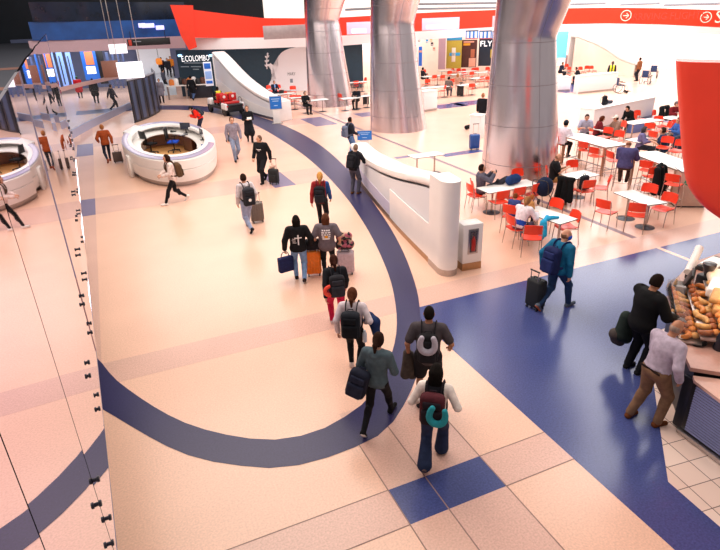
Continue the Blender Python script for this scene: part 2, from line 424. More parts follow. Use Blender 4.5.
    # hair
    if hair is not None:
        hcol, hk = hair; mh = mat('hair_'+hcol.strip('#'), hcol, .85, noise=.3, scale=60, stretch=(1,1,.2), spec=.1)
        F = Field(hc-.36, hc+.2, .0115 if fine else .018); th = .016 if hk != 'buzz' else .006
        if hk == 'bald':
            F.ell(hc+Hd@np.array([0,-.010,-.006]), (.073,.089,.098), Hd, .01, .003)
            F.carve(lambda g: ((g-hc)@Hd)[...,2]-.02)
        else:
            F.ell(hc+Hd@np.array([0,-.012,.008]), (.074,.094,.112), Hd, .01, th)
        if hk == 'long':
            for x in (-.045,0,.045): F.cone(hc+Hd@np.array([x,-.07,.0]), hc+Hd@np.array([x*1.1,-.085,-.10])+np.array([0,0,-.12]), .055, .035, .04)
        if hk == 'ponytail':
            F.cone(hc+Hd@np.array([0,-.105,.02]), hc+Hd@np.array([0,-.145,-.05]), .034, .038, .02); F.cone(hc+Hd@np.array([0,-.145,-.05]), hc+Hd@np.array([0,-.13,-.2]), .038, .016, .02)
        if hk == 'bun': F.cone(hc+Hd@np.array([0,-.12,.06]), hc+Hd@np.array([0,-.125,.05]), .042, .042, .012)
        def face(g):                                                   # open the face and the ears
            q = (g-hc)@Hd; lim = .035 if hk in ('long',) else .022
            return np.minimum(q[...,1]-lim+.7*np.minimum(0, .045-q[...,2]) , 1)
        low = -.085 if hk in ('short','buzz','bald','bun','ponytail') else -9
        F.carve(face)
        if hk in ('short','buzz','bald'): F.carve(lambda g: (low*.75-((g-hc)@Hd)[...,2]))
        net_obj('hair', F, mh, root)
    if cap is not None:
        F = Field(hc-.2, hc+.24, .011 if fine else .018); F.ell(hc+Hd@np.array([0,-.01,.03]), (.082,.102,.105), Hd, .01, .012); F.carve(lambda g: (.035-((g-hc)@Hd)[...,2]))
        if cap[1] == 'peak': F.box(hc+Hd@np.array([0,.125,.045]), (.06,.055,.008), .006, Hd, .01)
        net_obj('cap', F, cloth(cap[0]), root)
    if mask is not None:
        F = Field(hc-.2, hc+.2, .0095); F.ell(hc+Hd@np.array([0,.012,-.045]), (.066,.096,.06), Hd, .01, .012); F.carve(lambda g: .02-((g-hc)@Hd)[...,1]); F.carve(lambda g: ((g-hc)@Hd)[...,2]+.012)
        net_obj('face_mask', F, cloth(mask), root)
    W = Matrix.LocRotScale(root.location, root.rotation_euler, root.scale)
    info = dict(root=root, W=W, T=T, pel=pel, arms=armsJ, legs=legsJ, top=t_o, s=s, head=head, hc=hc, Hd=Hd, neck=neck, at=at)
    PEOPLE.append(info); return info
def torso_mat(I):
    """world matrix of the wearer's torso frame"""
    T = Matrix([list(r) for r in I['T']]).to_4x4(); T.translation = Vector(I['pel']); return I['W'] @ T
def hand_w(I, i): return I['W'] @ Vector(I['arms'][i][2]+ (I['arms'][i][2]-I['arms'][i][1])/np.linalg.norm(I['arms'][i][2]-I['arms'][i][1])*.09)
def decal(I, polys, m, name, front=False, off=.006, parent=None):
    """thin print laid on the garment: polys in torso x,z"""
    o = I['top']; me = o.data; bv = BVHTree.FromPolygons([v.co for v in me.vertices], [tuple(p.vertices) for p in me.polygons])
    T = Matrix([list(r) for r in I['T']]).to_4x4(); T.translation = Vector(I['pel']); Rm = T.to_3x3(); mb = MB()
    sy = 1 if front else -1
    for (x0,z0,x1,z1) in polys:
        nu = max(1, int(abs(x1-x0)/.02)); nv = max(1, int(abs(z1-z0)/.02)); V = []; ok = True
        for i in range(nu+1):
            for j in range(nv+1):
                p = T @ Vector((x0+(x1-x0)*i/nu, .5*sy, z0+(z1-z0)*j/nv)); hit = bv.ray_cast(p, Rm @ Vector((0,-sy,0)))
                if hit[0] is None: ok = False; break
                V.append(hit[0]+Rm@Vector((0,sy*off,0)))
            if not ok: break
        if ok:
            w = nv+1; mb.add(V, [(i*w+j,(i+1)*w+j,(i+1)*w+j+1,i*w+j+1) for i in range(nu) for j in range(nv)])
    if mb.v: return mb.build(name, m, I['root'], smooth=60)

# ---------------------------------------------------------------- carried things
def backpack(I, label, col, col2=None, w=.30, h=.44, d=.16, y=-.15, z=.20, group=None, side=0., roll=0., straps=True):
    o = thing('backpack', label, 'backpack', group=group); o.matrix_world = torso_mat(I)
    M = Matrix.Translation((side, y-d/2, z)) @ Matrix.Rotation(R_(roll),4,'Y'); c = cloth(col); c2 = cloth(col2 or col)
    def sd(part, fn, m, parent): 
        F = Field(np.array((-.3,-.25,-.36)), np.array((.3,.2,.40)), .013); fn(F); b = net_obj(part, F, m, parent)
        for v in b.data.vertices: v.co = M @ v.co
        return b
    b = sd('pack_body', lambda F: (F.box((0,0,0), (w/2,d/2,h/2), .06), F.ell((0,0,h/2-.03),(w/2*.8,d/2*.85,.06),None,.05)), c, o)
    sd('front_pocket', lambda F: F.box((0,-d/2-.005,-h*.17), (w/2*.82,.045,h*.26), .035), c2, o)
    sd('top_pocket', lambda F: F.box((0,-d/2+.0,h*.24), (w/2*.72,.03,h*.13), .025), c2, o)
    mb = MB().tube([M@Vector(p) for p in ((-.05,d*.2,h/2-.01),(-.045,d*.2,h/2+.05),(.045,d*.2,h/2+.05),(.05,d*.2,h/2-.01))], .009, 6); mb.build('grab_handle', c2, o)
    if straps:
        for sx in (-1,1):
            pts = [(sx*.09,-.15,.40),(sx*.10,-.12,.50),(sx*.105,-.03,.545),(sx*.11,.07,.525),(sx*.12,.135,.42),(sx*.135,.145,.28),(sx*.165,.06,.12),(sx*.155,-.08,.06),(sx*.13,-.16,.06)]
            MB().tube(smooth_pts(pts,3), .026, 8, flat=.35).build('shoulder_strap', c2, o)
    return o
def smooth_pts(pts, n=4):
    pts = [Vector(p) for p in pts]; out = []
    for i in range(len(pts)-1):
        p0 = pts[max(i-1,0)]; p1 = pts[i]; p2 = pts[i+1]; p3 = pts[min(i+2,len(pts)-1)]
        for k in range(n):
            t = k/n; out.append(.5*((2*p1)+(p2-p0)*t+(2*p0-5*p1+4*p2-p3)*t*t+(3*p1-p0-3*p2+p3)*t**3))
    out.append(pts[-1]); return out
def neck_pillow(I, label, col, x=0., y=-.36, z=.22, rot=0., r=.105, tr=.05):
    """U cushion hung open side up on the back of a pack"""
    o = MB(); pts = []; rs = []
    base = [(-.80,0,1.15),(-.98,0,.6)]+[(math.cos(R_(a)),0,math.sin(R_(a))) for a in range(180,361,20)]+[(.98,0,.6),(.80,0,1.15)]
    pts = smooth_pts([Vector(q)*r for q in base], 2); rs = [tr*(.80+.20*math.sin(PI*k/(len(pts)-1))) for k in range(len(pts))]
    o.tube(pts, rs, 12); o.ball(pts[0], rs[0]*1.0, 10); o.ball(pts[-1], rs[-1]*1.0, 10)
    b = o.build('neck_pillow', mat('plush_'+col.strip('#'), col, .95, noise=.1, scale=50, bump=.3), None, 80); tag(b, label, 'neck pillow')
    b.matrix_world = torso_mat(I) @ Matrix.Translation((x,y,z)) @ Matrix.Rotation(R_(rot),4,'Y'); return b
def suitcase(label, at, head, col, w=.36, d=.24, h=.55, tilt=0., handle=.42, group=None, col2=None, grip_to=None, soft=False):
    """upright trolley case; head = compass heading of its broad face's outward side"""
    o = thing('suitcase', label, 'suitcase', (at[0],at[1],0), -R_(head), group); o.rotation_euler = (R_(tilt),0,-R_(head))
    m = mat('case_'+col.strip('#'), col, .75 if soft else .35, noise=.12, scale=16); k = M_BLACK
    z0 = .06; b = MB().box((0,0,z0+h/2), (w,d,h), bev=.05, seg=3)
    if not soft:
        for q in range(5): b.box((-w*.36+q*w*.18, d/2+.004, z0+h/2), (w*.07,.014,h*.82), bev=.005); b.box((-w*.36+q*w*.18, -d/2-.004, z0+h/2), (w*.07,.014,h*.82), bev=.005)
    b.build('shell', m, o)
    MB().box((0,0,z0+h/2), (w+.008,.018,h+.008), bev=.004).build('zip_band', mat('zip_'+(col2 or '#1a1a1e').strip('#'), col2 or '#1a1a1e', .5, noise=.1), o)
    if soft: MB().box((0,d/2+.02,z0+h*.38), (w*.8,.05,h*.5), bev=.02).build('front_pocket', m, o)
    for sx in (-1,1):
        for sy in (-1,1): MB().lathe([(.0,-.014),(.03,-.014),(.03,.014),(0,.014)], 12, M=Matrix.Translation((sx*w*.36,sy*d*.33,.03))@Matrix.Rotation(PI/2,4,'Y')).build('wheel', k, o)
    if handle:
        t = z0+h+handle; MB().tube([(-w*.26,-d*.36,z0+h-.03),(-w*.26,-d*.36,t)], .009, 8).tube([(w*.26,-d*.36,z0+h-.03),(w*.26,-d*.36,t)], .009, 8).build('telescopic_tube', M_STEEL, o)
        MB().box((0,-d*.36,t), (w*.52+.06,.03,.03), bev=.012).build('grip', k, o)
    MB().tube([(-.08,0,z0+h-.005),(-.07,0,z0+h+.035),(.07,0,z0+h+.035),(.08,0,z0+h-.005)], .011, 6).build('top_handle', k, o)
    return o
def soft_lump(name, label, cat, col, pts, M, k=.05, group=None, parts=None, step=.014):
    """folded cloth or soft bag: union of soft capsules"""
    A = np.array([p[:3] for p in pts]+[p[3:6] for p in pts]); r = max(max(p[6],p[7]) for p in pts)
    F = Field(A.min(0)-r-.05, A.max(0)+r+.05, step)
    for p in pts: F.cone(p[:3], p[3:6], p[6], p[7], k)
    b = net_obj(name, F, cloth(col)); tag(b, label, cat, group); b.matrix_world = M; return b
# ================================================================ floor
def floor_mat(name, col, dark=.12, rough=.26, spec=.5):
    if name in MATS: return MATS[name]
    m = mat(name, col, rough, spec=spec); nt = m.node_tree; b = nt.nodes['Principled BSDF']; c = srgb(col)
    tc = nt.nodes.new('ShaderNodeTexCoord'); v = nt.nodes.new('ShaderNodeTexNoise'); v.inputs['Scale'].default_value = 38; v.inputs['Detail'].default_value = 2
    v2 = nt.nodes.new('ShaderNodeTexNoise'); v2.inputs['Scale'].default_value = .8; v2.inputs['Detail'].default_value = 4
    mx = nt.nodes.new('ShaderNodeMath'); mx.operation = 'MULTIPLY_ADD'; mx.inputs[1].default_value = .35; r = nt.nodes.new('ShaderNodeValToRGB'); e = r.color_ramp.elements
    nt.links.new(tc.outputs['Object'], v.inputs['Vector']); nt.links.new(tc.outputs['Object'], v2.inputs['Vector'])
    nt.links.new(v2.outputs['Fac'], mx.inputs[0]); nt.links.new(v.outputs['Fac'], mx.inputs[2])
    e[0].position = .45; e[1].position = .85; e[0].color = tuple(x*(1-dark) for x in c[:3])+(1,); e[1].color = tuple(min(1,x*(1+dark*.6)) for x in c[:3])+(1,)
    nt.links.new(mx.outputs[0], r.inputs['Fac']); nt.links.new(r.outputs['Color'], b.inputs['Base Color']); return m
F_PEACH = floor_mat('terrazzo_peach', '#eec2ab'); F_PINK = floor_mat('terrazzo_pink', '#deb4a5', .14); F_BLUE = floor_mat('terrazzo_blue', '#454f86', .22, .2, .4)
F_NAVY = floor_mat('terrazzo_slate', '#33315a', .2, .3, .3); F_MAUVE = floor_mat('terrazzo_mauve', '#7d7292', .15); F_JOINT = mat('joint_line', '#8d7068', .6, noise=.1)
fl = struct(MB().prism([(-16,-5),(75,-5),(75,95),(-16,95)], -.15, 0).build('floor', F_PEACH, smooth=0))
fl['label'] = 'polished peach terrazzo concourse floor'
def inlay(name, poly, m, z, label=None):
    o = MB().prism(poly, .0, z).build(name, m, fl, smooth=0)
    if label: o['label'] = label
    return o
def rect(x0,y0,x1,y1): return [(x0,y0),(x1,y0),(x1,y1),(x0,y1)]
inlay('terrazzo_strip', rect(-1.62,-4,-1.02,40), F_PINK, .0010, 'pink strip along the balcony side')
for (y0,y1,x1) in ((9.07,9.82,60),(4.30,4.90,4.89),(19.3,21.3,8.6),(31,33,60)):
    inlay('terrazzo_strip', rect(-9,y0,x1,y1), F_PINK, .0014)
for (x0,x1) in ((2.35,2.90),(2.90,3.77)): inlay('terrazzo_strip', rect(x0,-4,x1,6.6), F_PINK if x0 > 2.5 else floor_mat('terrazzo_rose','#dfb5a4'), .0012)
inlay('blue_field', rect(4.89,-4.5,60,9.07), F_BLUE, .0020, 'large blue terrazzo field')
inlay('blue_block', rect(2.35,4.30,3.77,4.90), F_BLUE, .0024, 'blue block in the peach floor')
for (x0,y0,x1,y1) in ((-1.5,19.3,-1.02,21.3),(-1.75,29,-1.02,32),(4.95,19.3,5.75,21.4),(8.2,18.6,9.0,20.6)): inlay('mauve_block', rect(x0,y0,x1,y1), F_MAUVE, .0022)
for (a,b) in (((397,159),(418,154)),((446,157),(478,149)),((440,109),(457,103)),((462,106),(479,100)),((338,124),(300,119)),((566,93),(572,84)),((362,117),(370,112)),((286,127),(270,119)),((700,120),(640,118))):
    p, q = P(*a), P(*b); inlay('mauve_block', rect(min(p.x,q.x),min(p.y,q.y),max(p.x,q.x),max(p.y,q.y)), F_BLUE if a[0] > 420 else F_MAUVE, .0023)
for x in (2.90,3.77): inlay('joint_line', rect(x-.008,-4,x+.008,6.4), F_JOINT, .0028)
for y in (4.30,4.90): inlay('joint_line', rect(-1.02,y-.007,2.35,y+.007), F_JOINT, .0028); inlay('joint_line', rect(3.77,y-.007,4.89,y+.007), F_JOINT, .0028)
inlay('joint_line', rect(2.345,-4,2.36,5.83), F_JOINT, .0028)
inlay('drain_strip', rect(11.95,9.82,12.12,60), mat('drain_dark','#8a6f78',.4,noise=.1), .0026); inlay('drain_strip', rect(11.95,2,12.07,9.07), F_PEACH, .0028)
OUT = [(-3.6,13.6),(-2.5,11.2),(-1.65,9.4),(-1.01,8.36),(-.03,6.83),(.82,6.1),(1.46,5.83),(2.36,5.83),(3.06,6.1),(4.15,7.25),(5.1,8.96),(5.68,10.27),(6.38,12.32),(7.09,15.02),(8.15,19.93),(8.85,25.23),(8.93,30.25),(8.4,35.2),(7.4,39.3),(5.5,42.6),(2.5,44.6),(-2,45)]
INN = [(-2.7,14.1),(-1.75,11.6),(-1.1,10.1),(-.74,9.03),(.07,7.54),(.96,6.66),(1.64,6.39),(2.31,6.47),(3.11,6.91),(4.11,8.14),(4.84,9.59),(5.46,11.35),(6.2,14.18),(6.9,17.86),(7.45,22.64),(7.6,27.42),(7.5,32.2),(7.0,35.6),(6.0,38.8),(4.3,41.2),(2,42.6),(-2,43)]
def resample(pts, n):
    q = smooth_pts([(p[0],p[1],0) for p in pts], 8); L = [0]
    for i in range(1,len(q)): L.append(L[-1]+(q[i]-q[i-1]).length)
    out = []
    for k in range(n+1):
        t = L[-1]*k/n; i = max(j for j in range(len(L)) if L[j] <= t+1e-9); i = min(i, len(q)-2); f = (t-L[i])/max(L[i+1]-L[i],1e-9); out.append(q[i].lerp(q[i+1], f))
    return out
A_, B_ = resample(OUT, 140), resample(INN, 140)
mb = MB(); V = []
for a, b in zip(A_, B_): V += [(a.x,a.y,.0034),(b.x,b.y,.0034)]
mb.add(V, [(2*i, 2*i+2, 2*i+3, 2*i+1) for i in range(140)]); o = mb.build('curved_band', F_NAVY, fl, smooth=0); o['label'] = 'dark slate band curving across the floor'
# kiosk tile floor
TL = mat('kiosk_tile', '#ead0c4', .3); nt = TL.node_tree; br = nt.nodes.new('ShaderNodeTexBrick'); tc = nt.nodes.new('ShaderNodeTexCoord'); mp = nt.nodes.new('ShaderNodeMapping'); mp.inputs['Rotation'].default_value = (0,0,.12)
br.offset = 0; br.inputs['Scale'].default_value = 1; br.inputs['Brick Width'].default_value = .36; br.inputs['Row Height'].default_value = .36; br.inputs['Mortar Size'].default_value = .006
br.inputs['Color1'].default_value = srgb('#efd6ca'); br.inputs['Color2'].default_value = srgb('#e6c8bb'); br.inputs['Mortar'].default_value = srgb('#6d5552')
nt.links.new(tc.outputs['Object'], mp.inputs['Vector']); nt.links.new(mp.outputs['Vector'], br.inputs['Vector']); nt.links.new(br.outputs['Color'], nt.nodes['Principled BSDF'].inputs['Base Color'])
o = inlay('kiosk_tiles', [(6.62,4.42),(5.68,3.46),(5.62,2.6),(5.6,-3),(14,-3),(14,6.2),(8.4,6.2),(6.95,4.75)], TL, .0042, 'square pale tiles around the food counter')

# ================================================================ clad columns
M_CLAD = mat('column_cladding', '#e4d7dc', .25, 1., noise=.035, scale=6, stretch=(1,1,.15))
M_SEAM = mat('column_seam', '#75666d', .6, noise=.1)
def column(label, px, py, rb, shift, prof, rot):
    c = P(px, py); mb = MB(); zs = [0,.3,.8,1.3,1.9,2.6,3.2,3.9,4.4,4.6,4.75,4.95,5.1,5.25,5.5,5.8,6.2,6.6,7.5,9,11]; n = 64
    def rz(z):
        for (a,ra),(b,rb_) in zip(prof, prof[1:]):
            if a <= z <= b: t = (z-a)/(b-a); return ra+(rb_-ra)*t
        return prof[-1][1]
    ax = math.atan2(c.y, c.x)-PI/2                                   # across-view direction
    def cx(z): return Vector((math.cos(ax), math.sin(ax), 0))*(rz(z)-shift+.03*z)
    V = []; F = []
    for z in zs:
        for j in range(n): q = 2*PI*j/n; V.append(cx(z)+Vector((rz(z)*math.cos(q), rz(z)*math.sin(q), z)))
    for i in range(len(zs)-1):
        for j in range(n): F.append((i*n+j, i*n+(j+1)%n, (i+1)*n+(j+1)%n, (i+1)*n+j))
    mb.add(V, F)
    z = .75
    while z < 7:
        mb.tube([cx(z)+Vector((rz(z)*math.cos(2*PI*j/n), rz(z)*math.sin(2*PI*j/n), z)) for j in range(n)], .010, 5, 1, closed=True); z += 1.28
    for k in range(4):
        q = rot+k*PI/2; mb.tube([cx(z)+Vector((rz(z)*math.cos(q), rz(z)*math.sin(q), z)) for z in zs[:17]], .008, 5, 1)
    o = mb.build('column', [M_CLAD, M_SEAM], loc=c, smooth=50); tag(o, label, 'column', 'flared metal clad columns'); return o
column('metal clad column beside the red chairs and the seated man filming', 519, 179, 1.3, 1.36, [(0,1.36),(1,1.28),(3,1.13),(4.6,1.0),(4.75,1.0),(5.8,1.16),(7,1.5),(11,2.5)], -1.75)
column('metal clad column behind the small blue sign, middle of the three', 398, 128, 1.45, 1.48, [(0,1.5),(1,1.40),(3,1.22),(4.95,1.07),(5.1,1.07),(5.9,1.17),(7,1.45),(11,2.4)], -1.7)
column('metal clad column in front of the white dove wall', 331, 104, 1.5, 1.56, [(0,1.56),(1,1.46),(3,1.28),(5.1,1.11),(5.25,1.11),(6.2,1.28),(7.5,1.6),(11,2.5)], -1.6)

# ================================================================ the balcony we stand on: slab, carpet, polished outer panels
def gx(y): return -.325-.0365*y
mz = struct(MB().prism([(-16,-4),(gx(-4)-.12,-4),(gx(14.6)-.12,14.6),(-2.3,24),(-3.4,40),(-5,62),(-7,80),(-16,80)], 3.75, 4.12).build('floor_balcony', mat('dark_carpet','#232734',.9,noise=.2,scale=25), smooth=0)); mz['label'] = 'dark carpeted balcony floor'
for y in (9.3,12.4,17.5,25.5): MB().prism(rect(-14,y,gx(min(y,14))-.35-(max(0,y-14)*.1),y+y*.05), 4.12, 4.124).build('carpet_stripe', mat('carpet_stripe','#6b4438',.9,noise=.2,scale=25), mz, smooth=0)
MIR = bpy.data.materials.new('polished_mirror_glass'); MIR.use_nodes = True; nt = MIR.node_tree; b = nt.nodes['Principled BSDF']
b.inputs['Base Color'].default_value = (.80,.66,.80,1); b.inputs['Metallic'].default_value = 1; b.inputs['Roughness'].default_value = .015
bal = thing('glass_balustrade', 'mirror polished glass balustrade running along the balcony edge at left', 'balustrade', (gx(5),5,3.2))
ys = [-2.2,-1.1,.15,1.25,2.35,3.5,4.6,5.75,6.9,8.05,9.2,10.35,11.5,12.6,13.6,14.6]
def ztop(y): return 5.19+.075*math.log(1+max(0,y)*1.9)
off = Vector((gx(5),5,3.2))
for i,(a,c) in enumerate(zip(ys, ys[1:])):
    j = RNG.uniform(-.009,.009) if i > 5 else (-.004,.0,.004,-.003,.003,.0)[i]
    p0 = Vector((gx(a)-j, a+.006, 0)); p1 = Vector((gx(c)+j, c-.006, 0)); d = (p1-p0).normalized(); nrm = Vector((-d.y, d.x, 0))
    V = [p0+Vector((0,0,3.13)), p1+Vector((0,0,3.13)), p1+Vector((0,0,ztop(c))), p0+Vector((0,0,ztop(a)))]; V = [v-off for v in V]; W = [v+nrm*.018 for v in V]
    MB().add(V+W, [(0,1,2,3),(7,6,5,4),(0,4,5,1),(1,5,6,2),(2,6,7,3),(3,7,4,0)]).build('glass_panel', MIR, bal, smooth=0)
    for s_ in (-1,1):
        for z in (3.36,3.62):
            yy = c+s_*.085; MB().lathe([(0,-.008),(.014,-.008),(.016,-.004),(.016,.004),(.010,.005),(.010,.02)], 12, M=Matrix.Translation(Vector((gx(yy)+.012,yy,z))-off)@Matrix.Rotation(-PI/2,4,'Y')).build('standoff', M_DARK, bal)
MB().prism([(gx(-3)-.004,-3),(gx(14.6)+.0,14.6),(gx(14.6)-.10,14.6),(gx(-3)-.10,-3)], 3.085, 3.118, M=Matrix.Translation(-off)).build('bottom_trim', mat('trim_lilac','#737aa0',.4,.3,noise=.05), bal)
MB().prism([(gx(4.9)-.004,4.9),(gx(12.6)+.006,12.6),(gx(12.6)-.03,12.6),(gx(4.9)-.022,4.9)], 3.119, 3.15, M=Matrix.Translation(-off)).build('glow_strip', mat('strip_glow','#eef2ff',.4,emit=4.), bal)  # glowing strip added for the bright reflection along the lower glass edge
struct(MB().prism([(gx(-3)-.04,-3),(gx(14.5)-.04,14.5),(gx(14.5)-.12,14.5),(gx(-3)-.12,-3)], 3.16, 4.15).build('trim_1', mat('slab_fascia','#3a3846',.5,noise=.1), smooth=0))
# curved glass link that carries on from the balustrade
def arc_pts(a, n=18): return smooth_pts(a, n//(len(a)-1))
LB = [P(70,140), P(92,127.5), P(111,118), P(131,108.5)]; LT = [v+Vector((0,0,2.42-.1*i)) for i,v in enumerate(LB)]
lk = thing('glass_screen', 'curved clear glass screen between two pale rails, leading to the dark slatted panels', 'glass screen', LB[0])
def ribbon(name, pts, h, t, m, z0=0):
    q = arc_pts(pts); mb = MB(); V = []
    for i, p in enumerate(q):
        d = (q[min(i+1,len(q)-1)]-q[max(i-1,0)]); n = Vector((-d.y,d.x,0)).normalized(); p = p-LB[0]
        V += [p-n*t/2+Vector((0,0,z0)), p+n*t/2+Vector((0,0,z0)), p+n*t/2+Vector((0,0,z0+h)), p-n*t/2+Vector((0,0,z0+h))]
    F = [(0,1,2,3)[::-1], tuple(4*(len(q)-1)+k for k in range(4))]
    for i in range(len(q)-1):
        for k in range(4): F.append((4*i+k, 4*i+(k+1)%4, 4*i+4+(k+1)%4, 4*i+4+k))
    mb.add(V, F); return mb.build(name, m, lk)
ribbon('lower_rail', LB, .42, .10, mat('rail_lilac','#a9abc6',.4,.2,noise=.05)); ribbon('upper_rail', LT, .20, .14, mat('rail_pink','#c09a96',.4,.2,noise=.06))
lo_, hi_ = arc_pts(LB), arc_pts(LT); mb = MB(); V = []
for p, q in zip(lo_, hi_): V += [Vector((p.x,p.y,.42))-LB[0], Vector((q.x,q.y,q.z+.02))-LB[0]]
mb.add(V, [(2*i,2*i+2,2*i+3,2*i+1) for i in range(len(lo_)-1)]); mb.build('glass_pane', glass('clear_pane','#f2f6fa',.08,.03), lk)
# dark slatted curved panels
S0, S1 = P(135,123), P(158,105)
sp = thing('slatted_screen', 'dark curved screen of tall narrow panels beside the round white desk', 'screen', S0)
q = smooth_pts([S0, S0.lerp(S1,.3)+Vector((.5,-.3,0)), S0.lerp(S1,.65)+Vector((.6,-.3,0)), S1], 7); q = q[::3]
for a, c in zip(q, q[1:]):
    d = c-a; ang = math.atan2(d.y, d.x); m_ = (a+c)/2-S0
    MB().box((m_.x,m_.y,1.24), (d.length*.9,.09,2.36), bev=.01, rz=ang).box((m_.x+math.sin(ang)*.04,m_.y-math.cos(ang)*.05,1.24), (d.length*.42,.03,2.2), 1, rz=ang).build('screen_panel', [M_DARK, mat('panel_slate','#3d4a6a',.35,.1,noise=.1)], sp)
MB().tube([(p-S0)+Vector((0,0,2.45)) for p in q], .06, 8).build('top_rail', M_GREY, sp); MB().tube([(p-S0)+Vector((0,0,.05)) for p in q], .05, 8).build('bottom_rail', M_DARK, sp)

# ================================================================ back of the concourse
def onl(px, py, A, B):
    """where a sight line meets the upright plane over plan line A-B"""
    w = CR @ np.array([px-360,-(py-275.),-CF]); n = (-(B[1]-A[1]), B[0]-A[0]); t = (n[0]*A[0]+n[1]*A[1])/(n[0]*w[0]+n[1]*w[1]); return Vector((w[0]*t, w[1]*t, CH+w[2]*t))
WA, WB = (2.5,49.2), (19.5,44.0)
u = Vector((WB[0]-WA[0], WB[1]-WA[1], 0)); WL = u.length; u.normalize(); un = Vector((u.y,-u.x,0))          # towards us
def upright(name, A, B, z0, z1, th, m, parent=None, out=0.):
    A = Vector((A[0],A[1],0)); B = Vector((B[0],B[1],0)); d = (B-A).normalized(); n = Vector((d.y,-d.x,0)); a = A+n*out; b = B+n*out
    return MB().prism([(a.x,a.y),(b.x,b.y),(b.x-n.x*th,b.y-n.y*th),(a.x-n.x*th,a.y-n.y*th)], z0, z1).build(name, m, parent, smooth=0)
M_TEAL = mat('teal_hoarding', '#1d3a4c', .6, noise=.08, scale=4)
wt = struct(upright('wall_back', onl(177,60,WA,WB), WB, 0, 3.42, .25, M_TEAL)); wt['label'] = 'dark teal hoarding wall with white dove'
M_DOVE = mat('dove_white', '#eceaf0', .6, noise=.02)
def on_wall(name, poly, m, label=None, th=.03):
    V = [onl(x,y,WA,WB)+un*.004 for x,y in poly]; W = [v+un*th for v in V]; n = len(V)
    bm = bmesh.new(); vs = [bm.verts.new(v) for v in W]; f = bm.faces.new(vs); ws = [bm.verts.new(v) for v in V]
    for i in range(n): bm.faces.new((vs[i], ws[i], ws[(i+1)%n], vs[(i+1)%n]))
    bmesh.ops.triangulate(bm, faces=[f]); me = bpy.data.meshes.new(name); bm.normal_update(); bm.to_mesh(me); bm.free(); me.materials.append(m)
    o = bpy.data.objects.new(name, me); COL.objects.link(o); o.parent = wt
    if label: o['label'] = label
    return o
on_wall('painted_dove', [(314,45.5),(305,45.6),(297,47),(289,48.6),(285,50.3),(281.6,52.5),(278.5,56),(276.5,60),(276.3,63.5),(277.8,67.3),(273,65),(270.5,63),(267.5,65.2),(270,66.6),(271,70),(271.5,74),(275,76.5),(276,79),(271,81),(268.5,85),(267.5,90),(314,91.5)], M_DOVE, 'white dove silhouette')
mb = MB(); st = [onl(x,y,WA,WB)+un*.02 for x,y in ((267,69),(266.6,64),(266.8,59),(267.5,54.5))]; mb.tube(st, .05, 6)
for (x,y,dx,dy) in ((266.7,66.5,-2.0,-1.8),(266.7,66,2.0,-1.8),(266.7,62.3,-2.0,-2),(266.8,61.8,2.2,-2),(267,58,-2,-2),(267.2,57.5,1.9,-2.2),(267.5,55,.2,-2.4)):
    a, c = onl(x,y,WA,WB)+un*.02, onl(x+dx,y+dy,WA,WB)+un*.02; mb.tube([a, a.lerp(c,.5), c], [.03,.085,.02], 6)
o = mb.build('olive_branch', M_DOVE, wt)
a_ = math.atan2(u.y, u.x)
p = onl(195.5,58.6,WA,WB)+un*.03; lettering('E.COLOMBO', .60, mat('sign_white','#ffffff',.5,emit=1.2), wt, p, a_, width=2.1)
for (x0,x1,y) in ((184,208,63.0),(181,189,66.7),(191,201,66.7),(193,199,69.3)):
    p, q_ = onl(x0,y,WA,WB)+un*.02, onl(x1,y,WA,WB)+un*.02; MB().tube([p,q_], .035, 5).build('small_print', mat('print_grey','#9fb0be',.6,noise=.1), wt)
for x in (180,211): pp = onl(x,55.5,WA,WB)+un*.12; MB().box(pp, (.28,.2,.16), bev=.04, rz=a_).build('sign_lamp', mat('lamp_blue','#9fd0ff',.4,emit=2.5), wt)
p = onl(291.5,74,WA,WB)+un*.04; lettering('MARY', .34, mat('ink_dark','#26303c',.6,noise=.1), wt, p, a_, width=.62)
MB().box(onl(291.5,80.7,WA,WB)+un*.03, (.22,.04,.3), bev=.01, rz=a_).build('small_emblem', mat('emblem_grey','#7b8594',.6,noise=.1), wt)

# the ring of balcony fascia over the shops: (photo x, plan distance)
def ring(pts, ytop, ybot, name, m, th=.35, parent=None):
    V = []; W = []
    for (x, d), yt, yb in zip(pts, ytop, ybot):
        a, b = D(x,yt,d), D(x,yb,d); b = Vector((a.x,a.y,b.z)); k = Vector((a.x,a.y,0)).normalized()*th; V += [b, a]; W += [b+k, a+k]
    n = len(pts); F = []
    for i in range(n-1):
        F += [(2*i,2*i+2,2*i+3,2*i+1), (2*n+2*i+1,2*n+2*i+3,2*n+2*i+2,2*n+2*i), (2*i+1,2*i+3,2*n+2*i+3,2*n+2*i+1), (2*i+2,2*i,2*n+2*i,2*n+2*i+2)]
    F += [(1,0,2*n,2*n+1), (2*n-2,2*n-1,4*n-1,4*n-2)]
    return MB().add(V+W, F).build(name, m, parent, smooth=30)
RX = [(184,45.4),(225,46),(262,46.4),(300,46.6),(345,47),(390,47.5),(440,48),(500,49),(560,50.5),(610,52),(660,53.5),(720,56),(780,58)]
YT = [8.6,13.8,18,18.2,17.2,14.5,12,9.6,8.2,7.6,8.2,10.2,13]; YB = [38,38,37.6,37,35.5,33,30.3,26.8,24.4,23.6,24.6,27.6,31]
M_FRED = mat('fascia_red', '#f0381c', .4, noise=.03, scale=3)
fr = struct(ring(RX, YT, YB, 'trim_2', M_FRED)); fr['label'] = 'long red balcony fascia above the shops'
a = [D(x,y,45.4) for x,y in ((170,5),(193,5.4),(195,38),(197,47),(189,50),(181,36))]; kk = Vector((a[0].x,a[0].y,0)).normalized()*.5; a = [v-kk*.3 for v in a]
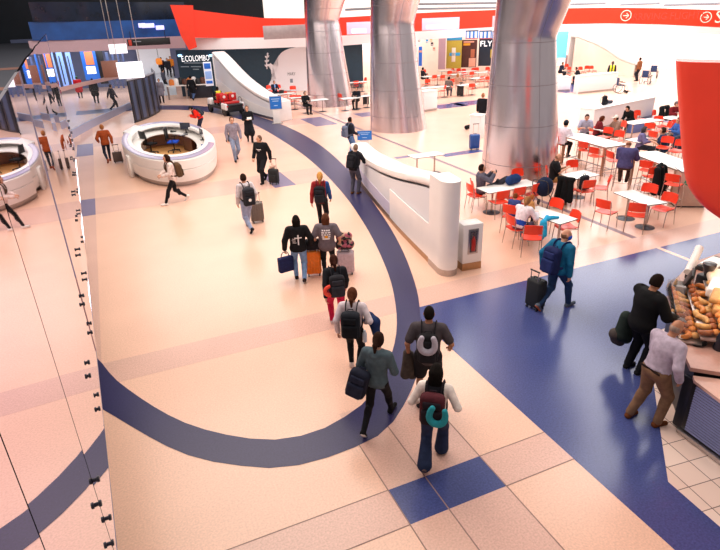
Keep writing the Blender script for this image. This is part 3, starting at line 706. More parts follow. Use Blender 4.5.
mb = MB(); n = len(a); mb.add(a+[v+kk for v in a], [tuple(range(n))[::-1], tuple(range(n,2*n))]+[(i,(i+1)%n,n+(i+1)%n,n+i) for i in range(n)]); mb.build('fascia_prow', M_FRED, fr, smooth=0)
sof = struct(ring([(188,46.6)]+[(x,d-.15) for x,d in RX[1:]], [38.2]+YB[1:], [50,49.4,48.4,47,45.5,42,38.6,34.5,31.4,30,31,34.5,38], 'trim_3', mat('soffit_white','#f3eaea',.5,noise=.03), .9)); sof['label'] = 'white bulkhead under the red fascia'
for x in (398,): pass
cw = MB(); a, b_ = D(134,40,59.2), D(168,40,59); struct(upright('wall_corridor', a, b_, 0, 4.3, .2, mat('corridor_white','#f4f5fb',.6,noise=.02)))
a, b_, c_, d_ = [D(x,40,r) for x,r in ((134,50),(168,50),(168,58.9),(134,59.0))]; rp_ = MB(); rp_.add([(q.x,q.y,z) for q,z in ((a,.01),(b_,.01),(c_,1.0),(d_,1.0),(c_,0.0),(d_,0.0))], [(0,1,2,3),(1,4,2),(0,3,5),(3,2,4,5)]); o = rp_.build('corridor_ramp', mat('corridor_white','#f4f5fb',.6,noise=.02), fl, smooth=0); o['label'] = 'pale ramp rising into the far left corridor'
a, b_, c_, d_ = [D(x,40,r) for x,r in ((134,50),(168,50),(168,58.9),(134,59.0))]; rp_ = MB(); rp_.add([(q.x,q.y,z) for q,z in ((a,.01),(b_,.01),(c_,1.0),(d_,1.0),(c_,0.0),(d_,0.0))], [(0,1,2,3),(1,4,2),(0,3,5),(3,2,4,5)]); o = rp_.build('corridor_ramp', mat('corridor_white','#f4f5fb',.6,noise=.02), fl, smooth=0); o['label'] = 'pale ramp rising into the far left corridor'
# lettering and arrows on the red fascia
def on_fascia(px, py, d): p = D(px,py,d); return p, -R_(az(p))
p, r_ = on_fascia(665,16.3,52.4); lettering('ARRIVING FLIGHTS', .7, mat('letter_brick','#a8321e',.5,noise=.05), fr, p, r_, width=5.3)
p, r_ = on_fascia(719,17.5,55.0); lettering('S', 1.25, mat('letter_white','#ffd2c2',.5,noise=.02), fr, p, r_)
for (x,y) in ((626,15.6),(706,17.3)):
    p, r_ = on_fascia(x,y,51.6 if x < 650 else 54.3); Mx = Matrix.Translation(p)@Matrix.Rotation(r_,4,'Z')@Matrix.Rotation(PI/2,4,'X')
    mb = MB().tube([Vector((.36*math.cos(2*PI*k/24),.36*math.sin(2*PI*k/24),0)) for k in range(24)], .032, 6, closed=True, M=Mx)
    mb.tube([(-.2,0,0),(.2,0,0)], .032, 6, M=Mx).tube([(.02,.17,0),(.2,0,0),(.02,-.17,0)], .032, 6, M=Mx); mb.build('arrow_emblem', mat('letter_white','#ffe9e2',.5), fr)
# blue balcony fascia at left
LX = [(28,47),(70,48),(110,48.4),(150,48.2),(184,47.4)]
bf = struct(ring(LX, [22,21.5,20.8,20,19], [41,40.2,38.8,37.2,36], 'trim_4', mat('fascia_blue','#1a4f96',.3,noise=.25,scale=1.2))); bf['label'] = 'deep blue balcony fascia'
struct(ring(LX, [41,40.2,38.8,37.2,36], [53,52,50.5,49,48], 'trim_5', mat('bulkhead_pink','#c9a8b0',.5,noise=.05), .5))
struct(ring(LX, [2,2,2,2,2], [22,21.5,20.8,20,19], 'trim_6', mat('night_glass','#101d33',.12,noise=.3,scale=2), .2))
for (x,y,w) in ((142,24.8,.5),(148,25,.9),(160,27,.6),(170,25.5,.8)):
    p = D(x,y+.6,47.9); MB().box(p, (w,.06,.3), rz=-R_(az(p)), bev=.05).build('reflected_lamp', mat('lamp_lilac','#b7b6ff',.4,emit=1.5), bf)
# upper level walls and light slots; white walls glow by added emission
struct(upright('wall_upper_dark', D(-60,0,64), D(263,0,64), 3.9, 11, .3, mat('upper_dark','#141c26',.7,noise=.2,scale=.6)))
struct(upright('wall_left', (-16,-5), (-16,66), 3.9, 11, .3, mat('upper_dark','#141c26',.7)))
M_GLOW = mat('glowing_white_wall', '#fff4ea', .6, emit=.9)
struct(upright('wall_glow_1', D(262.5,0,63.5), D(640,0,66), 3.9, 11, .3, M_GLOW)); struct(upright('wall_glow_2', D(640,0,66), D(900,0,62), 3.9, 11, .3, M_GLOW))
for (x0,x1,y) in ((345,372,9),(415,500,8.2),(415,500,3.5),(570,606,3.6),(620,660,3.8),(664,720,4.2)):
    a, b = D(x0,y+.8,60), D(x1,y-.6,60); MB().tube([a,b], .12, 6).build('light_slot', mat('slot_grey','#9fa3ad',.5,noise=.1), bpy.data.objects['wall_glow_1'])
# shop backs and side interiors
SA, SB = D(300,40,53), D(560,40,56); M_SHOP = mat('shop_cream', '#f5e3d2', .6, noise=.04, scale=2)
struct(upright('wall_shops', SA, SB, 0, 4, .25, M_SHOP)); struct(upright('wall_glow_3', D(556,40,64), D(860,40,60), 0, 5, .25, mat('shop_white_glow','#fff7f0',.6,emit=.75)))  # far right white wall given emission to look brightly lit
struct(upright('wall_concourse', D(10,40,62), D(190,40,60), 0, 4.4, .25, mat('far_slate','#6f7899',.6,noise=.1,scale=1.5)))
mcol = P(8,39,4.12); tag(MB().lathe([(1.35,0),(1.35,.5),(1.3,.52),(1.28,7)], 32).build('column', mat('column_white','#e6e2ea',.4,noise=.03), loc=mcol), 'pale round column standing on the dark balcony, top left corner', 'column')
# ================================================================ furniture prototypes (first use moves the prototype, later uses copy it)
PRO = {}
def place(key, make, label, at, head, group=None, z=0., cat=None):
    if key not in PRO: PRO[key] = make(); o = PRO[key]
    else: o = copy_tree(PRO[key])
    o.location = (at[0],at[1],z); o.rotation_euler = (0,0,-R_(head)); o['label'] = label
    if group: o['group'] = group
    elif 'group' in o: del o['group']
    return o
def seat_fn(w, d, z):
    def f(u, v):
        x = (u-.5)*w; y = (v-.5)*d; k = abs(2*u-1); e = abs(2*v-1)
        x *= 1-.10*max(0,e-.6)/.4; return (x, y, z+.022*k*k-.014*(1-k*k)*(1-e*e)-(.03*((v-.82)/.18)**2 if v > .82 else 0))
    return f
def back_fn(w, h, z, y0, lean=.13):
    def f(u, v):
        x = (u-.5)*w*(1-.10*abs(2*v-1)**3); k = (2*u-1)**2; return (x, y0+.05*k-lean*v*h/.3*.5, z+v*h-.02*k*v)
    return f
def make_chair():
    o = thing('dining_chair', '', 'chair'); w = .46
    MB().grid(seat_fn(w,.44,.455), 10, 10, .014).build('seat', M_RED, o, 60)
    MB().grid(lambda u,v: back_fn(.46,.26,.60,-.235)(1-u,v), 10, 6, .014).build('backrest', M_RED, o, 60)
    for sx in (-1,1):
        MB().tube(smooth_pts([(sx*.235,.225,0),(sx*.228,.19,.36),(sx*.222,.14,.432),(sx*.215,0,.435)],3), .0115, 8).build('leg', M_CHROME, o)
        MB().tube(smooth_pts([(sx*.235,-.27,0),(sx*.225,-.215,.40),(sx*.224,-.215,.56),(sx*.215,-.245,.82)],3), .0115, 8).build('leg', M_CHROME, o)
        MB().tube([(sx*.218,-.21,.43),(sx*.215,.02,.435)], .010, 8).build('side_rail', M_CHROME, o)
    MB().tube([(-.216,.06,.43),(.216,.06,.43)], .009, 6).tube([(-.218,-.16,.43),(.218,-.16,.43)], .009, 6).build('cross_rail', M_CHROME, o)
    return o
def make_chair_lite():
    o = thing('dining_chair', '', 'chair')
    MB().grid(seat_fn(.46,.44,.455), 5, 5, .016).build('seat', M_RED, o, 60); MB().grid(lambda u,v: back_fn(.46,.26,.60,-.235)(1-u,v), 5, 3, .016).build('backrest', M_RED, o, 60)
    for sx in (-1,1):
        MB().tube([(sx*.235,.22,0),(sx*.225,.15,.44)], .013, 5).build('leg', M_CHROME, o); MB().tube([(sx*.235,-.26,0),(sx*.215,-.235,.80)], .013, 5).build('leg', M_CHROME, o)
    return o
def make_stool():
    o = thing('bar_stool', '', 'stool'); z = .76
    MB().grid(seat_fn(.44,.42,z), 8, 8, .014).build('seat', M_RED, o, 60); MB().grid(lambda u,v: back_fn(.44,.24,z+.12,-.225)(1-u,v), 8, 5, .014).build('backrest', M_RED, o, 60)
    for sx in (-1,1):
        MB().tube(smooth_pts([(sx*.25,.25,0),(sx*.22,.17,z-.06),(sx*.21,.08,z-.02),(sx*.2,0,z-.02)],3), .012, 8).build('leg', M_CHROME, o)
        MB().tube(smooth_pts([(sx*.25,-.27,0),(sx*.215,-.21,z-.02),(sx*.212,-.21,z+.1),(sx*.2,-.235,z+.30)],3), .012, 8).build('leg', M_CHROME, o)
    MB().tube([(-.245,.225,.28),(.245,.225,.28),(.245,-.24,.28),(-.245,-.24,.28)], .010, 6, closed=True).build('foot_ring', M_CHROME, o)
    return o
def make_table(w, d, name='cafe_table', h=.745, lite=False):
    def f():
        o = thing(name, '', 'table')
        MB().box((0,0,h-.016), (w,d,.032), bev=.006).build('tabletop', M_TOP, o); MB().box((0,0,h-.018), (w+.008,d+.008,.018), bev=.004).build('edge_band', M_EDGE, o)
        big = max(w,d) > 1.0; ax = 0 if w >= d else 1; spots = (-.3,.3) if big else (0,)
        for s_ in spots:
            c = [0,0]; c[ax] = s_*max(w,d)
            MB().tube([(c[0],c[1],.03),(c[0],c[1],h-.03)], .032, 10 if lite else 14).build('pedestal', M_CHROME, o)
            MB().lathe([(.0,0),(.25,0),(.255,.008),(.08,.03),(.04,.05),(0,.05)], 24, M=Matrix.Translation((c[0],c[1],0))).build('foot_plate', M_DARK, o)
        return o
    return f
def make_high_table(L, W, h=1.07):
    def f():
        o = thing('high_table', '', 'table')
        MB().box((0,0,h-.03), (W,L,.06), bev=.008).build('tabletop', M_TOP, o); MB().box((0,0,h-.034), (W+.008,L+.008,.03), bev=.004).build('edge_band', mat('walnut_edge','#8a6a58',.5,noise=.15), o)
        for sy in (-1,1):
            for sx in (-1,1): MB().box((sx*(W/2-.08), sy*(L/2-.1), (h-.06)/2), (.10,.07,h-.06), bev=.006).build('leg', M_WOOD, o)
        MB().tube([(0,-L/2+.1,.2),(0,L/2-.1,.2)], .025, 8).tube([(-W/2+.1,-L/2+.1,.2),(W/2-.1,-L/2+.1,.2)], .02, 8).tube([(-W/2+.1,L/2-.1,.2),(W/2-.1,L/2-.1,.2)], .02, 8).build('foot_rail', M_STEEL, o)
        return o
    return f

# ================================================================ near tables: centre from the tabletop seen in the photo
T1 = Vector((10.57,13.33,0)); place('t185', make_table(1.85,.66), 'long white cafe table with blue bag on it, beside the metal column', T1, 0)
T2 = Vector((9.86,10.72,0)); place('t130', make_table(.66,1.30), 'white cafe table with turquoise jacket lying on its near end', T2, -8)
T3 = Vector((13.27,13.25,0)); place('t110', make_table(.98,.70), 'small white cafe table in front of the bald man in black', T3, 0)
T4 = Vector((12.95,10.65,0)); place('t130', None, 'empty white cafe table with red chairs around it, nearest the blue floor', T4, 8)
CH_ = 'red chair '
def chair(px, py, head, label, group=None, z=.45):
    p = P(px, py, z); return place('chair', make_chair, label, p, head, group)
chair(476.5,195.5,95,'red chair at the left end of the blue bag table, by the white parapet')
chair(498,201.5,5,'red chair at the near side of the blue bag table, first from its left end')
chair(514,198,0,'red chair at the near side of the blue bag table, behind the small boy')
chair(531.5,194,-4,'red chair at the near side of the blue bag table, behind the dark stroller')
chair(521,182.5,182,'red chair tucked behind the blue bag, between table and metal column')
chair(517.5,228,95,'red chair the mother in the white and blue jumper sits on')
chair(531.5,237,35,'red chair at the near corner of the turquoise jacket table, back to us')
chair(550,214.5,262,'red chair on the far side of the turquoise jacket table, only its back showing')
chair(566,226.5,-78,'red chair pulled out beside the right end of the turquoise jacket table')
chair(606.5,211.5,75,'red chair standing alone left of the empty white table, turned towards it')
chair(636,214.5,50,'red chair at the near left side of the empty white table')
chair(645,199,250,'red chair behind the empty white table, its back to the bins')
chair(663,208.5,262,'red chair at the right end of the empty white table')
chair(583.5,190.5,10,'red chair with a dark backpack on its seat, at the small table')
chair(600,188,-45,'red chair at the near right corner of the small table of the bald man')
chair(575,173.5,190,'red chair behind the small table of the bald man')
chair(553.5,178.5,132,'red chair the bald man in black sits on')
chair(567.5,189,60,'red chair hidden under a draped black coat')

# white waist-high tables and high tables
place('t125', make_table(1.25,.62), 'bare white table standing behind the curved white parapet', Vector((10.5,18.15,0)), 0)
HT1 = Vector((16.2,15.75,0)); place('ht1', make_high_table(2.35,.98), 'long white high table between the man in white and the metal column', HT1, 3)
HT2 = Vector((15.9,12.35,0)); place('ht2', make_high_table(2.3,.95), 'long white high table with a black coat hanging at its near end', HT2, 14)
def stool(px, py, head, label, group=None):
    p = P(px, py, .76); return place('stool', make_stool, label, p, head, group)
stool(560,143.5,100,'red bar stool the man in the white shirt sits on')
stool(586,150,75,'red bar stool at the near side of the left high table, towards its left')
stool(597,156,80,'red bar stool at the left high table, beside its near wooden leg')
stool(604,137,262,'red bar stool tucked behind the left high table, its back edge showing')
stool(615,140.5,262,'red bar stool tucked behind the left high table, at its right end')
stool(614.5,160.5,100,'red bar stool between the two high tables, turned towards us')
def make_backless():
    o = make_stool(); bpy.data.objects.remove([k for k in o.children if k.name.startswith('backrest')][0]); return o
place('backless', make_backless, 'backless red bar stool the man in the purple jumper sits on', P(624,167,.76), 52)
stool(648,170,70,'red bar stool just left of the hanging black coat')
stool(664,147,250,'red bar stool behind the right high table, its back edge along the top')
stool(678,150.5,250,'red bar stool behind the right high table, next to the red hull')
stool(674,184,70,'red bar stool at the near side of the right high table, beside the bin')

# ================================================================ mid and far seating
GF = 'red chairs in the far seating area'; GT = 'white tables in the far seating area'
LF = 'red chair among the far tables in front of the shops'; LT_ = 'white cafe table among the far red chairs'
def lite(px, py, head, label=LF, g=GF): return place('chair_lite', make_chair_lite, label, P(px,py,.45), head, g)
def ftab(px, py, w, d, label=LT_, g=GT, rot=0): return place('ft%g_%g'%(w,d), make_table(w,d,lite=True), label, P(px,py,.745), rot, g)
# behind the high tables, right
G2, L2_ = 'red chairs in the crowded right seating area', 'red chair in the crowded seating behind the high tables'
for (px,py,hd) in ((594,134,80),(618,130.5,-70),(650,131,60),(660,126,200),(663,131,-60),(640,119.5,180),(629,122,-100),(658,119,160),(675,139,-80),(679,131,190),(677,151,-90),(672,127,20),(656,140,90)): lite(px,py,hd,L2_,G2)
ftab(604,129,.7,.7,'small white table before the man in the beige cap','single tables right'); ftab(641,139.5,1.0,.7,'white table between the grey haired diner and the man in navy','single tables right')
ftab(643,121,1.9,.7,'long white table in front of the stroller with the person in black','single tables right'); ftab(672,117.5,.9,.7,'white table before the person in the maroon hoodie','single tables right')
for o in list(bpy.data.objects):
    if o.get('group') == 'single tables right': del o['group']
# between the two right columns
for (px,py,w) in ((432,76,1.8),(421,88,1.6),(468,71,1.6),(484,72,1.8),(458,74,1.4),(482,77.5,2.0),(446,70.5,1.4),(467,84.5,1.5),(440,86.5,1.2)): ftab(px,py,w,.7)
for (px,py,hd) in ((425,74.5,180),(438,72,180),(442,72.5,180),(426,84.5,0),(433,80,0),(441,80,0),(451,84,0),(442,91,-40),(460,73.5,180),(465,74,180),(478,72.5,180),(462,77,0),(470,76.5,0),(480,81.5,0),(488,75,0),(487,81.5,20),(455,72.5,90),(475,73,180),(489,72,180),(471,89,20),(448,75.5,0),(475,70.5,100),(452,87,80)): lite(px,py,hd)
# in front of the dove wall and left of the middle column
for (px,py,w) in ((285,93.5,1.4),(300,97,1.4),(314,100,1.8),(350,98,1.2),(357,82,1.4),(362,96,1.2)): ftab(px,py,w,.7)
for (px,py,hd) in ((271,91,150),(279,90.5,180),(284,97,10),(292,101,0),(298,101,10),(270,94.5,90),(293,92,200),(344,99.5,90),(355,86,0),(351,83,90),(363,83,-90)): lite(px,py,hd)
# far right, behind the white counter
for (px,py,hd) in ((568,69,180),(571,71.5,90),(582,72,180),(588,71,200),(593,71,180),(571,80,100)): lite(px,py,hd)
# ================================================================ curved white parapet around the stair opening (near)
def parapet(label, base_out, wid, hts, endcap=True, glassy=True):
    """base_out: outer foot line (towards the hall), swept with a wide rounded top of the given heights"""
    n = 36; A = resample(base_out, n); o = thing('stair_parapet', label, 'parapet', (A[0].x,A[0].y,0)); org = Vector((A[0].x,A[0].y,0))
    def val(tab, t):
        for (a,x),(b,y) in zip(tab, tab[1:]):
            if a <= t <= b: k = (t-a)/(b-a); k = k*k*(3-2*k) if False else k; return x+(y-x)*k
        return tab[-1][1]
    sm = lambda tab: [ (k/12, sum(val(tab, min(1,max(0,k/12+e))) for e in (-.06,-.03,0,.03,.06))/5) for k in range(13)]
    wt_, ht_ = sm(wid), sm(hts); L = []
    for i, p in enumerate(A):
        d = A[min(i+1,n)]-A[max(i-1,0)]; nr = Vector((d.y,-d.x,0)).normalized(); t = i/n; L.append((p-org, nr, val(wt_,t), val(ht_,t)))
    # rim: rounded rectangular section
    mb = MB(); V = []; m = 14; th = .24
    for (p,nr,w,h) in L:
        for k in range(m):
            a = 2*PI*k/m; c, s_ = math.cos(a), math.sin(a); x = w/2+(w/2)*math.copysign(abs(c)**.45,c); z = h-th/2+(th/2)*math.copysign(abs(s_)**.5,s_); V.append(p+nr*x+Vector((0,0,z)))
    F = [(i*m+k,i*m+(k+1)%m,(i+1)*m+(k+1)%m,(i+1)*m+k) for i in range(n) for k in range(m)]+[tuple(range(m)),tuple(n*m+k for k in range(m))[::-1]]
    mb.add(V, F).build('rim', M_WHITE, o, 50)
    def wall(name, x0, x1, zlo, zhi, m_, i0=0, i1=n):
        mb = MB(); V = []
        for (p,nr,w,h) in L[i0:i1+1]:
            a, b = (x0(w) if callable(x0) else x0), (x1(w) if callable(x1) else x1); zl = zlo(h) if callable(zlo) else zlo; zh = zhi(h) if callable(zhi) else zhi
            V += [p+nr*a+Vector((0,0,zl)), p+nr*b+Vector((0,0,zl)), p+nr*b+Vector((0,0,zh)), p+nr*a+Vector((0,0,zh))]
        q = i1-i0; F = [(0,1,2,3), tuple(4*q+k for k in (3,2,1,0))]+[(4*i+(k+1)%4,4*i+k,4*i+4+k,4*i+4+(k+1)%4) for i in range(q) for k in range(4)]
        return mb.add(V,F).build(name, m_, o, 40)
    return o, L, wall, org
FOOT = [(6.36,10.42),(6.62,12.2),(6.85,13.6),(7.25,15.7),(7.72,17.95),(8.1,19.4),(8.35,20.3)]
o, L, wall, org = parapet('curved white stair parapet with glass side and a man leaning on it', FOOT, [(0,.50),(.15,.62),(.35,.80),(.6,.85),(1,.70)], [(0,2.235),(.1,2.09),(.3,1.70),(.5,1.40),(.75,1.16),(1,1.02)])
wall('steel_kick', .02, .10, 0, .16, mat('kick_bronze','#b4926f',.35,1,noise=.08)); wall('side_panel', .04, .12, .16, .55, mat('panel_frost','#cfc8de',.4,noise=.02))
wall('glass_side', .05, .07, .55, lambda h: h-.28, glass('frost_pane','#f6f6fb',.10,.85,.08), 2, 36)
wall('stair_flank', .00, .035, .17, 1.02, M_WHITE, 0, 13); wall('inner_wall', lambda w: w-.14, lambda w: w-.02, 0, lambda h: h-.2, M_WHITE)
mb = MB(); N_ = 22; V = []                                            # rounded near end pier
prof = [( .225+.235*math.cos(a)*1.0, -.06-.30*abs(math.sin(a))**.8) for a in [PI+PI*k/N_ for k in range(N_+1)]]; poly = [(x,y) for x,y in prof]+[(.46,.50),(-.01,.50)]
d0 = Vector((FOOT[1][0]-FOOT[0][0],FOOT[1][1]-FOOT[0][1],0)).normalized(); Mx = Matrix(((d0.y,d0.x,0,0),(-d0.x,d0.y,0,0),(0,0,1,0),(0,0,0,1)))
MB().prism(poly, .16, 2.24, M=Mx).build('end_pier', M_WHITE, o, 40); MB().prism([(x*1.0,y+.012) for x,y in poly], 0, .16, M=Mx).build('pier_kick', M_STEEL, o, 40)
# extinguisher pier tucked against it
e = thing('extinguisher_pier', 'low white pier with a fire extinguisher cabinet, at the foot of the tall parapet', 'pier', (7.17,10.22,0), -.10)
MB().box((0,.1,.66), (.50,.36,.96), bev=.01).build('pier_body', M_WHITE, e); MB().box((0,.1,.09), (.50,.36,.18)).build('kick', mat('kick_bronze','#b4926f',.35,1), e)
f = MB().box((0,-.085,.72), (.26,.02,.62), bev=.006).build('cabinet_frame', M_STEEL, e); MB().box((0,-.098,.72), (.17,.012,.52)).build('recess', mat('recess_dark','#3b2a2c',.5), f)
MB().box((0,-.108,.72), (.18,.004,.53)).build('door_glass', glass('cab_glass','#f2f2f6',.1,.04), f)
x = MB().lathe([(0,0),(.05,0),(.052,.02),(.052,.26),(.03,.31),(.016,.33),(.016,.36),(0,.36)], 16); x.tube([(0,0,.36),(.04,0,.38),(.055,0,.30),(.052,0,.12)], .008, 6, 1); tag(x.build('fire_extinguisher', [mat('ext_red','#b3261c',.35), M_BLACK], loc=Vector((7.17,10.22,.50))+Matrix.Rotation(-.10,3,'Z')@Vector((0,-.100,0))), 'small red fire extinguisher inside the low pier cabinet', 'fire extinguisher')
# far parapet with blue sign
FOOT2 = [(8.95,32.6),(8.55,34.4),(8.1,37.0),(7.75,40.0),(7.55,43.4)]
o2, L2, wall2, _ = parapet('curved white parapet sweeping up behind the airport cart', FOOT2, [(0,.9),(.5,1.0),(1,.95)], [(0,1.15),(.2,1.35),(.5,2.0),(.8,2.95),(1,3.45)])
wall2('steel_kick', .02, .10, 0, .16, M_STEEL); wall2('side_panel', .04, .14, .16, lambda h: h*.48, M_WHITE); wall2('glass_side', .05, .07, lambda h: h*.48, lambda h: h-.28, glass('frost_pane','#f6f6fb',.10,.85,.08)); wall2('inner_wall', lambda w: w-.14, lambda w: w-.02, 0, lambda h: h-.2, M_WHITE)
p, q = L2[-1], L2[-1]; MB().box(p[0]+p[1]*.47+Vector((0,0,1.6)), (.95,.2,3.2), bev=.04, rz=math.atan2(p[1].y,p[1].x)).build('end_pier', M_WHITE, o2)
p = L2[0]; MB().box(p[0]+p[1]*.45+Vector((0,0,.55)), (.9,.2,1.1), bev=.04, rz=math.atan2(p[1].y,p[1].x)).build('end_pier', M_WHITE, o2)
# third parapet, far right
FOOT3 = [(P(632,77).x,P(632,77).y),(P(606,74).x,P(606,74).y),(P(588,73).x,P(588,73).y),(P(572,74).x,P(572,74).y)]
o3, L3, wall3, _ = parapet('pale curved parapet in the bright far right corner', FOOT3[::1], [(0,.9),(1,.9)], [(0,1.15),(.3,1.5),(.7,2.6),(1,3.3)])
wall3('side_panel', .04, .14, 0, lambda h: h-.25, mat('warm_white','#f7e4d6',.4)); wall3('inner_wall', lambda w: w-.14, lambda w: w-.02, 0, lambda h: h-.2, M_WHITE)
# two blue floor signs
M_SIGN = mat('sign_blue','#1f78d8',.4,noise=.05)
def floor_sign(label, px, py, w, h, z, hd):
    o = thing('sign_stand', label, 'sign', P(px,py), -R_(hd)); MB().box((0,0,.015), (w*.9,.35,.03), bev=.008).build('base_plate', M_STEEL, o)
    MB().box((0,0,z/2), (w*.62,.09,z), bev=.01).build('column_panel', M_WHITE, o); f = MB().box((0,-.03,z+h/2-.05), (w,.07,h), bev=.012).build('frame', M_STEEL, o)
    MB().box((0,-.07,z+h/2-.05), (w*.94,.012,h*.93)).build('blue_face', M_SIGN, f)
    for k,(ww,zz) in enumerate(((.7,.28),(.5,.12),(.3,-.22))): MB().box((0,-.078,z+h/2-.05+h*zz), (w*ww,.004,h*.05)).build('sign_lines', mat('line_pale','#bfe0ff',.5), f)
floor_sign('small blue sign on a white stand at the low end of the far parapet', 277.5,123.5, .68,.72,.85, az(P(276,124)))
floor_sign('small blue sign standing at the far end of the near parapet', 365,150.5, .66,.42,.52, az(P(365,151)))

# ================================================================ round information desk
DC = Vector((2.1,25.55,0)); desk = thing('information_desk', 'round white information desk ring with two office chairs inside', 'desk', DC)
RO = 1.98; a0, a1 = R_(38), R_(352)
MB().lathe([(RO-.14,0),(RO-.14,.16),(RO-.26,.16),(RO-.26,0),(RO-.14,0)], 72, caps=False).build('steel_plinth', M_STEEL, desk)
MB().lathe([(RO-.16,.16),(RO-.05,.2),(RO+.0,.62),(RO-.0,.64),(RO-.02,.66),(RO,.68),(RO,1.0),(RO-.05,1.05),(RO-.42,1.05),(RO-.44,1.02),(RO-.44,.95),(RO-.2,.93),(RO-.22,.16),(RO-.16,.16)], 72, caps=False).build('outer_wall', M_WHITE, desk, 40)
MB().lathe([(RO-.02,1.051),(RO-.24,1.062),(RO-.26,1.051)], 72, a0=R_(20), a1=R_(330), caps=False).build('counter_glass', mat('counter_lilac','#b9b4cf',.15,noise=.05), desk)
MB().lathe([(RO-.24,.72),(RO-.24,.76),(RO-.78,.76),(RO-.78,.72),(RO-.24,.72)], 72, a0=R_(-30), a1=R_(250), caps=False).build('worktop', M_TOP, desk)
MB().lathe([(RO-.22,.02),(RO-.30,.02),(RO-.30,.72),(RO-.22,.72)], 72, caps=False).build('inner_lining', mat('lining_mauve','#a98a88',.5,noise=.1), desk)
MB().lathe([(0,.004),(RO-.24,.004)], 48, caps=False).build('inner_carpet', mat('desk_carpet','#e3ab6c',.8,noise=.15), desk)
MB().box((-1.3,1.3,.55), (1.0,.45,1.05), bev=.04, rz=R_(45)).build('service_end', M_WHITE, desk); MB().box((-1.86,-.75,.42), (.14,.22,.84), bev=.02, rz=R_(20)).build('desk_support', M_WHITE, desk)
for (ang,w) in ((35,.5),(-12,.6)):
    c = Vector((math.cos(R_(ang))*(RO-.5), math.sin(R_(ang))*(RO-.5),0)); MB().box((c.x,c.y,.38), (.42,.5,.68), bev=.01, rz=R_(ang)).build('pedestal_drawers', mat('drawer_brown','#6b4a3c',.5,noise=.1), desk)
for q in list(desk.children): q.scale = (.93,2.3,1)
def monitor(label, x, y, hd, z):
    o = thing('monitor', label, 'monitor', DC+Vector((x,y*2.3,z)), -R_(hd)); MB().box((0,0,.008), (.22,.18,.016), bev=.006).build('stand_base', M_BLACK, o); MB().box((0,-.02,.13), (.05,.03,.24)).build('stand_neck', M_BLACK, o)
    MB().box((0,.01,.33), (.50,.035,.31), bev=.008).build('screen_case', M_BLACK, o); MB().box((0,.029,.33), (.46,.004,.27)).build('display', mat('display_dim','#3a4150',.15,noise=.1), o)
monitor('black monitor on the desk ring beside the man in the red jacket', 1.05,.95, 215, .76); monitor('black monitor at the right side of the round desk, edge on', 1.45,.05, 265, .76)
for lb,x,y in (('black telephone on the desk worktop before the monitors',.55,1.25),('black keyboard lying on the desk worktop',.85,.72)):
    o = thing('telephone' if 'tele' in lb else 'keyboard', lb, 'telephone' if 'tele' in lb else 'keyboard', DC+Vector((x,y*2.3,.76)), .6); MB().box((0,0,.02), (.24 if 'tele' in lb else .42,.2 if 'tele' in lb else .15,.035), bev=.01).build('body', M_BLACK, o)
    if 'tele' in lb: MB().tube([(-.09,-.07,.06),(-.09,.07,.06)], .025, 8).build('handset', M_BLACK, o)
    else: MB().box((0,0,.042), (.38,.11,.008), bev=.003).build('keys', M_GREY, o)
def office_chair(label, at, hd, col, lean=0):
    o = thing('office_chair', label, 'office chair', at, -R_(hd)); c = cloth(col)
    MB().box((0,0,.47), (.50,.48,.09), bev=.04, seg=3).build('seat', c, o); MB().grid(lambda u,v: ((.5-u)*.46*(1-.15*(2*v-1)**2),-.24-.05*(1-(2*u-1)**2)-lean*v*.2,.58+v*.52), 8, 8, .05).build('backrest', M_BLACK, o, 60)
    MB().tube([(0,-.12,.44),(0,-.30,.46),(0,-.30,.70)], .022, 8).build('back_bar', M_BLACK, o); MB().tube([(0,0,.10),(0,0,.44)], .03, 10).build('gas_column', M_BLACK, o)
    for sx in (-1,1): MB().tube([(sx*.26,.02,.47),(sx*.29,.02,.66),(sx*.28,-.13,.68),(sx*.28,.14,.68)], .018, 6).build('armrest', M_BLACK, o)
    for k in range(5):
        a = 2*PI*k/5; l = MB().tube([(0,0,.11),(.29*math.cos(a),.29*math.sin(a),.07)], [.025,.018], 6).build('foot_spoke', M_BLACK, o); MB().lathe([(0,-.02),(.03,-.02),(.03,.02),(0,.02)], 10, M=Matrix.Translation((.29*math.cos(a),.29*math.sin(a),.03))@Matrix.Rotation(PI/2,4,'X')).build('caster', M_BLACK, l)
office_chair('office chair with a bright blue seat, standing inside the round desk', P(175,152)+Vector((0,0,.006)), 110, '#2450c8')
office_chair('low black office chair at the left inside the round desk', P(152,154)+Vector((0,0,.006)), 60, '#17181d', .4)
x = MB().box((0,0,.16), (.34,.3,.32), bev=.02); x.box((0,-.155,.22), (.2,.01,.05), 1); tag(x.build('carton', [mat('carton_brown','#7a4a34',.7,noise=.15), M_BLACK], loc=P(164,141)+Vector((0,0,.006))), 'small brown box on the carpet behind the blue seated office chair', 'box')
x = MB().tube([(0,0,0),(0,0,.13)], .035, 12); x.lathe([(.036,.13),(.04,.14),(.0,.15)], 12, 1); tag(x.build('paper_cup', [mat('cup_blue','#3f86d8',.5), M_WHITE], loc=DC+Vector((1.2,-1.4,.76))), 'small blue cup on the right worktop of the round desk', 'cup')

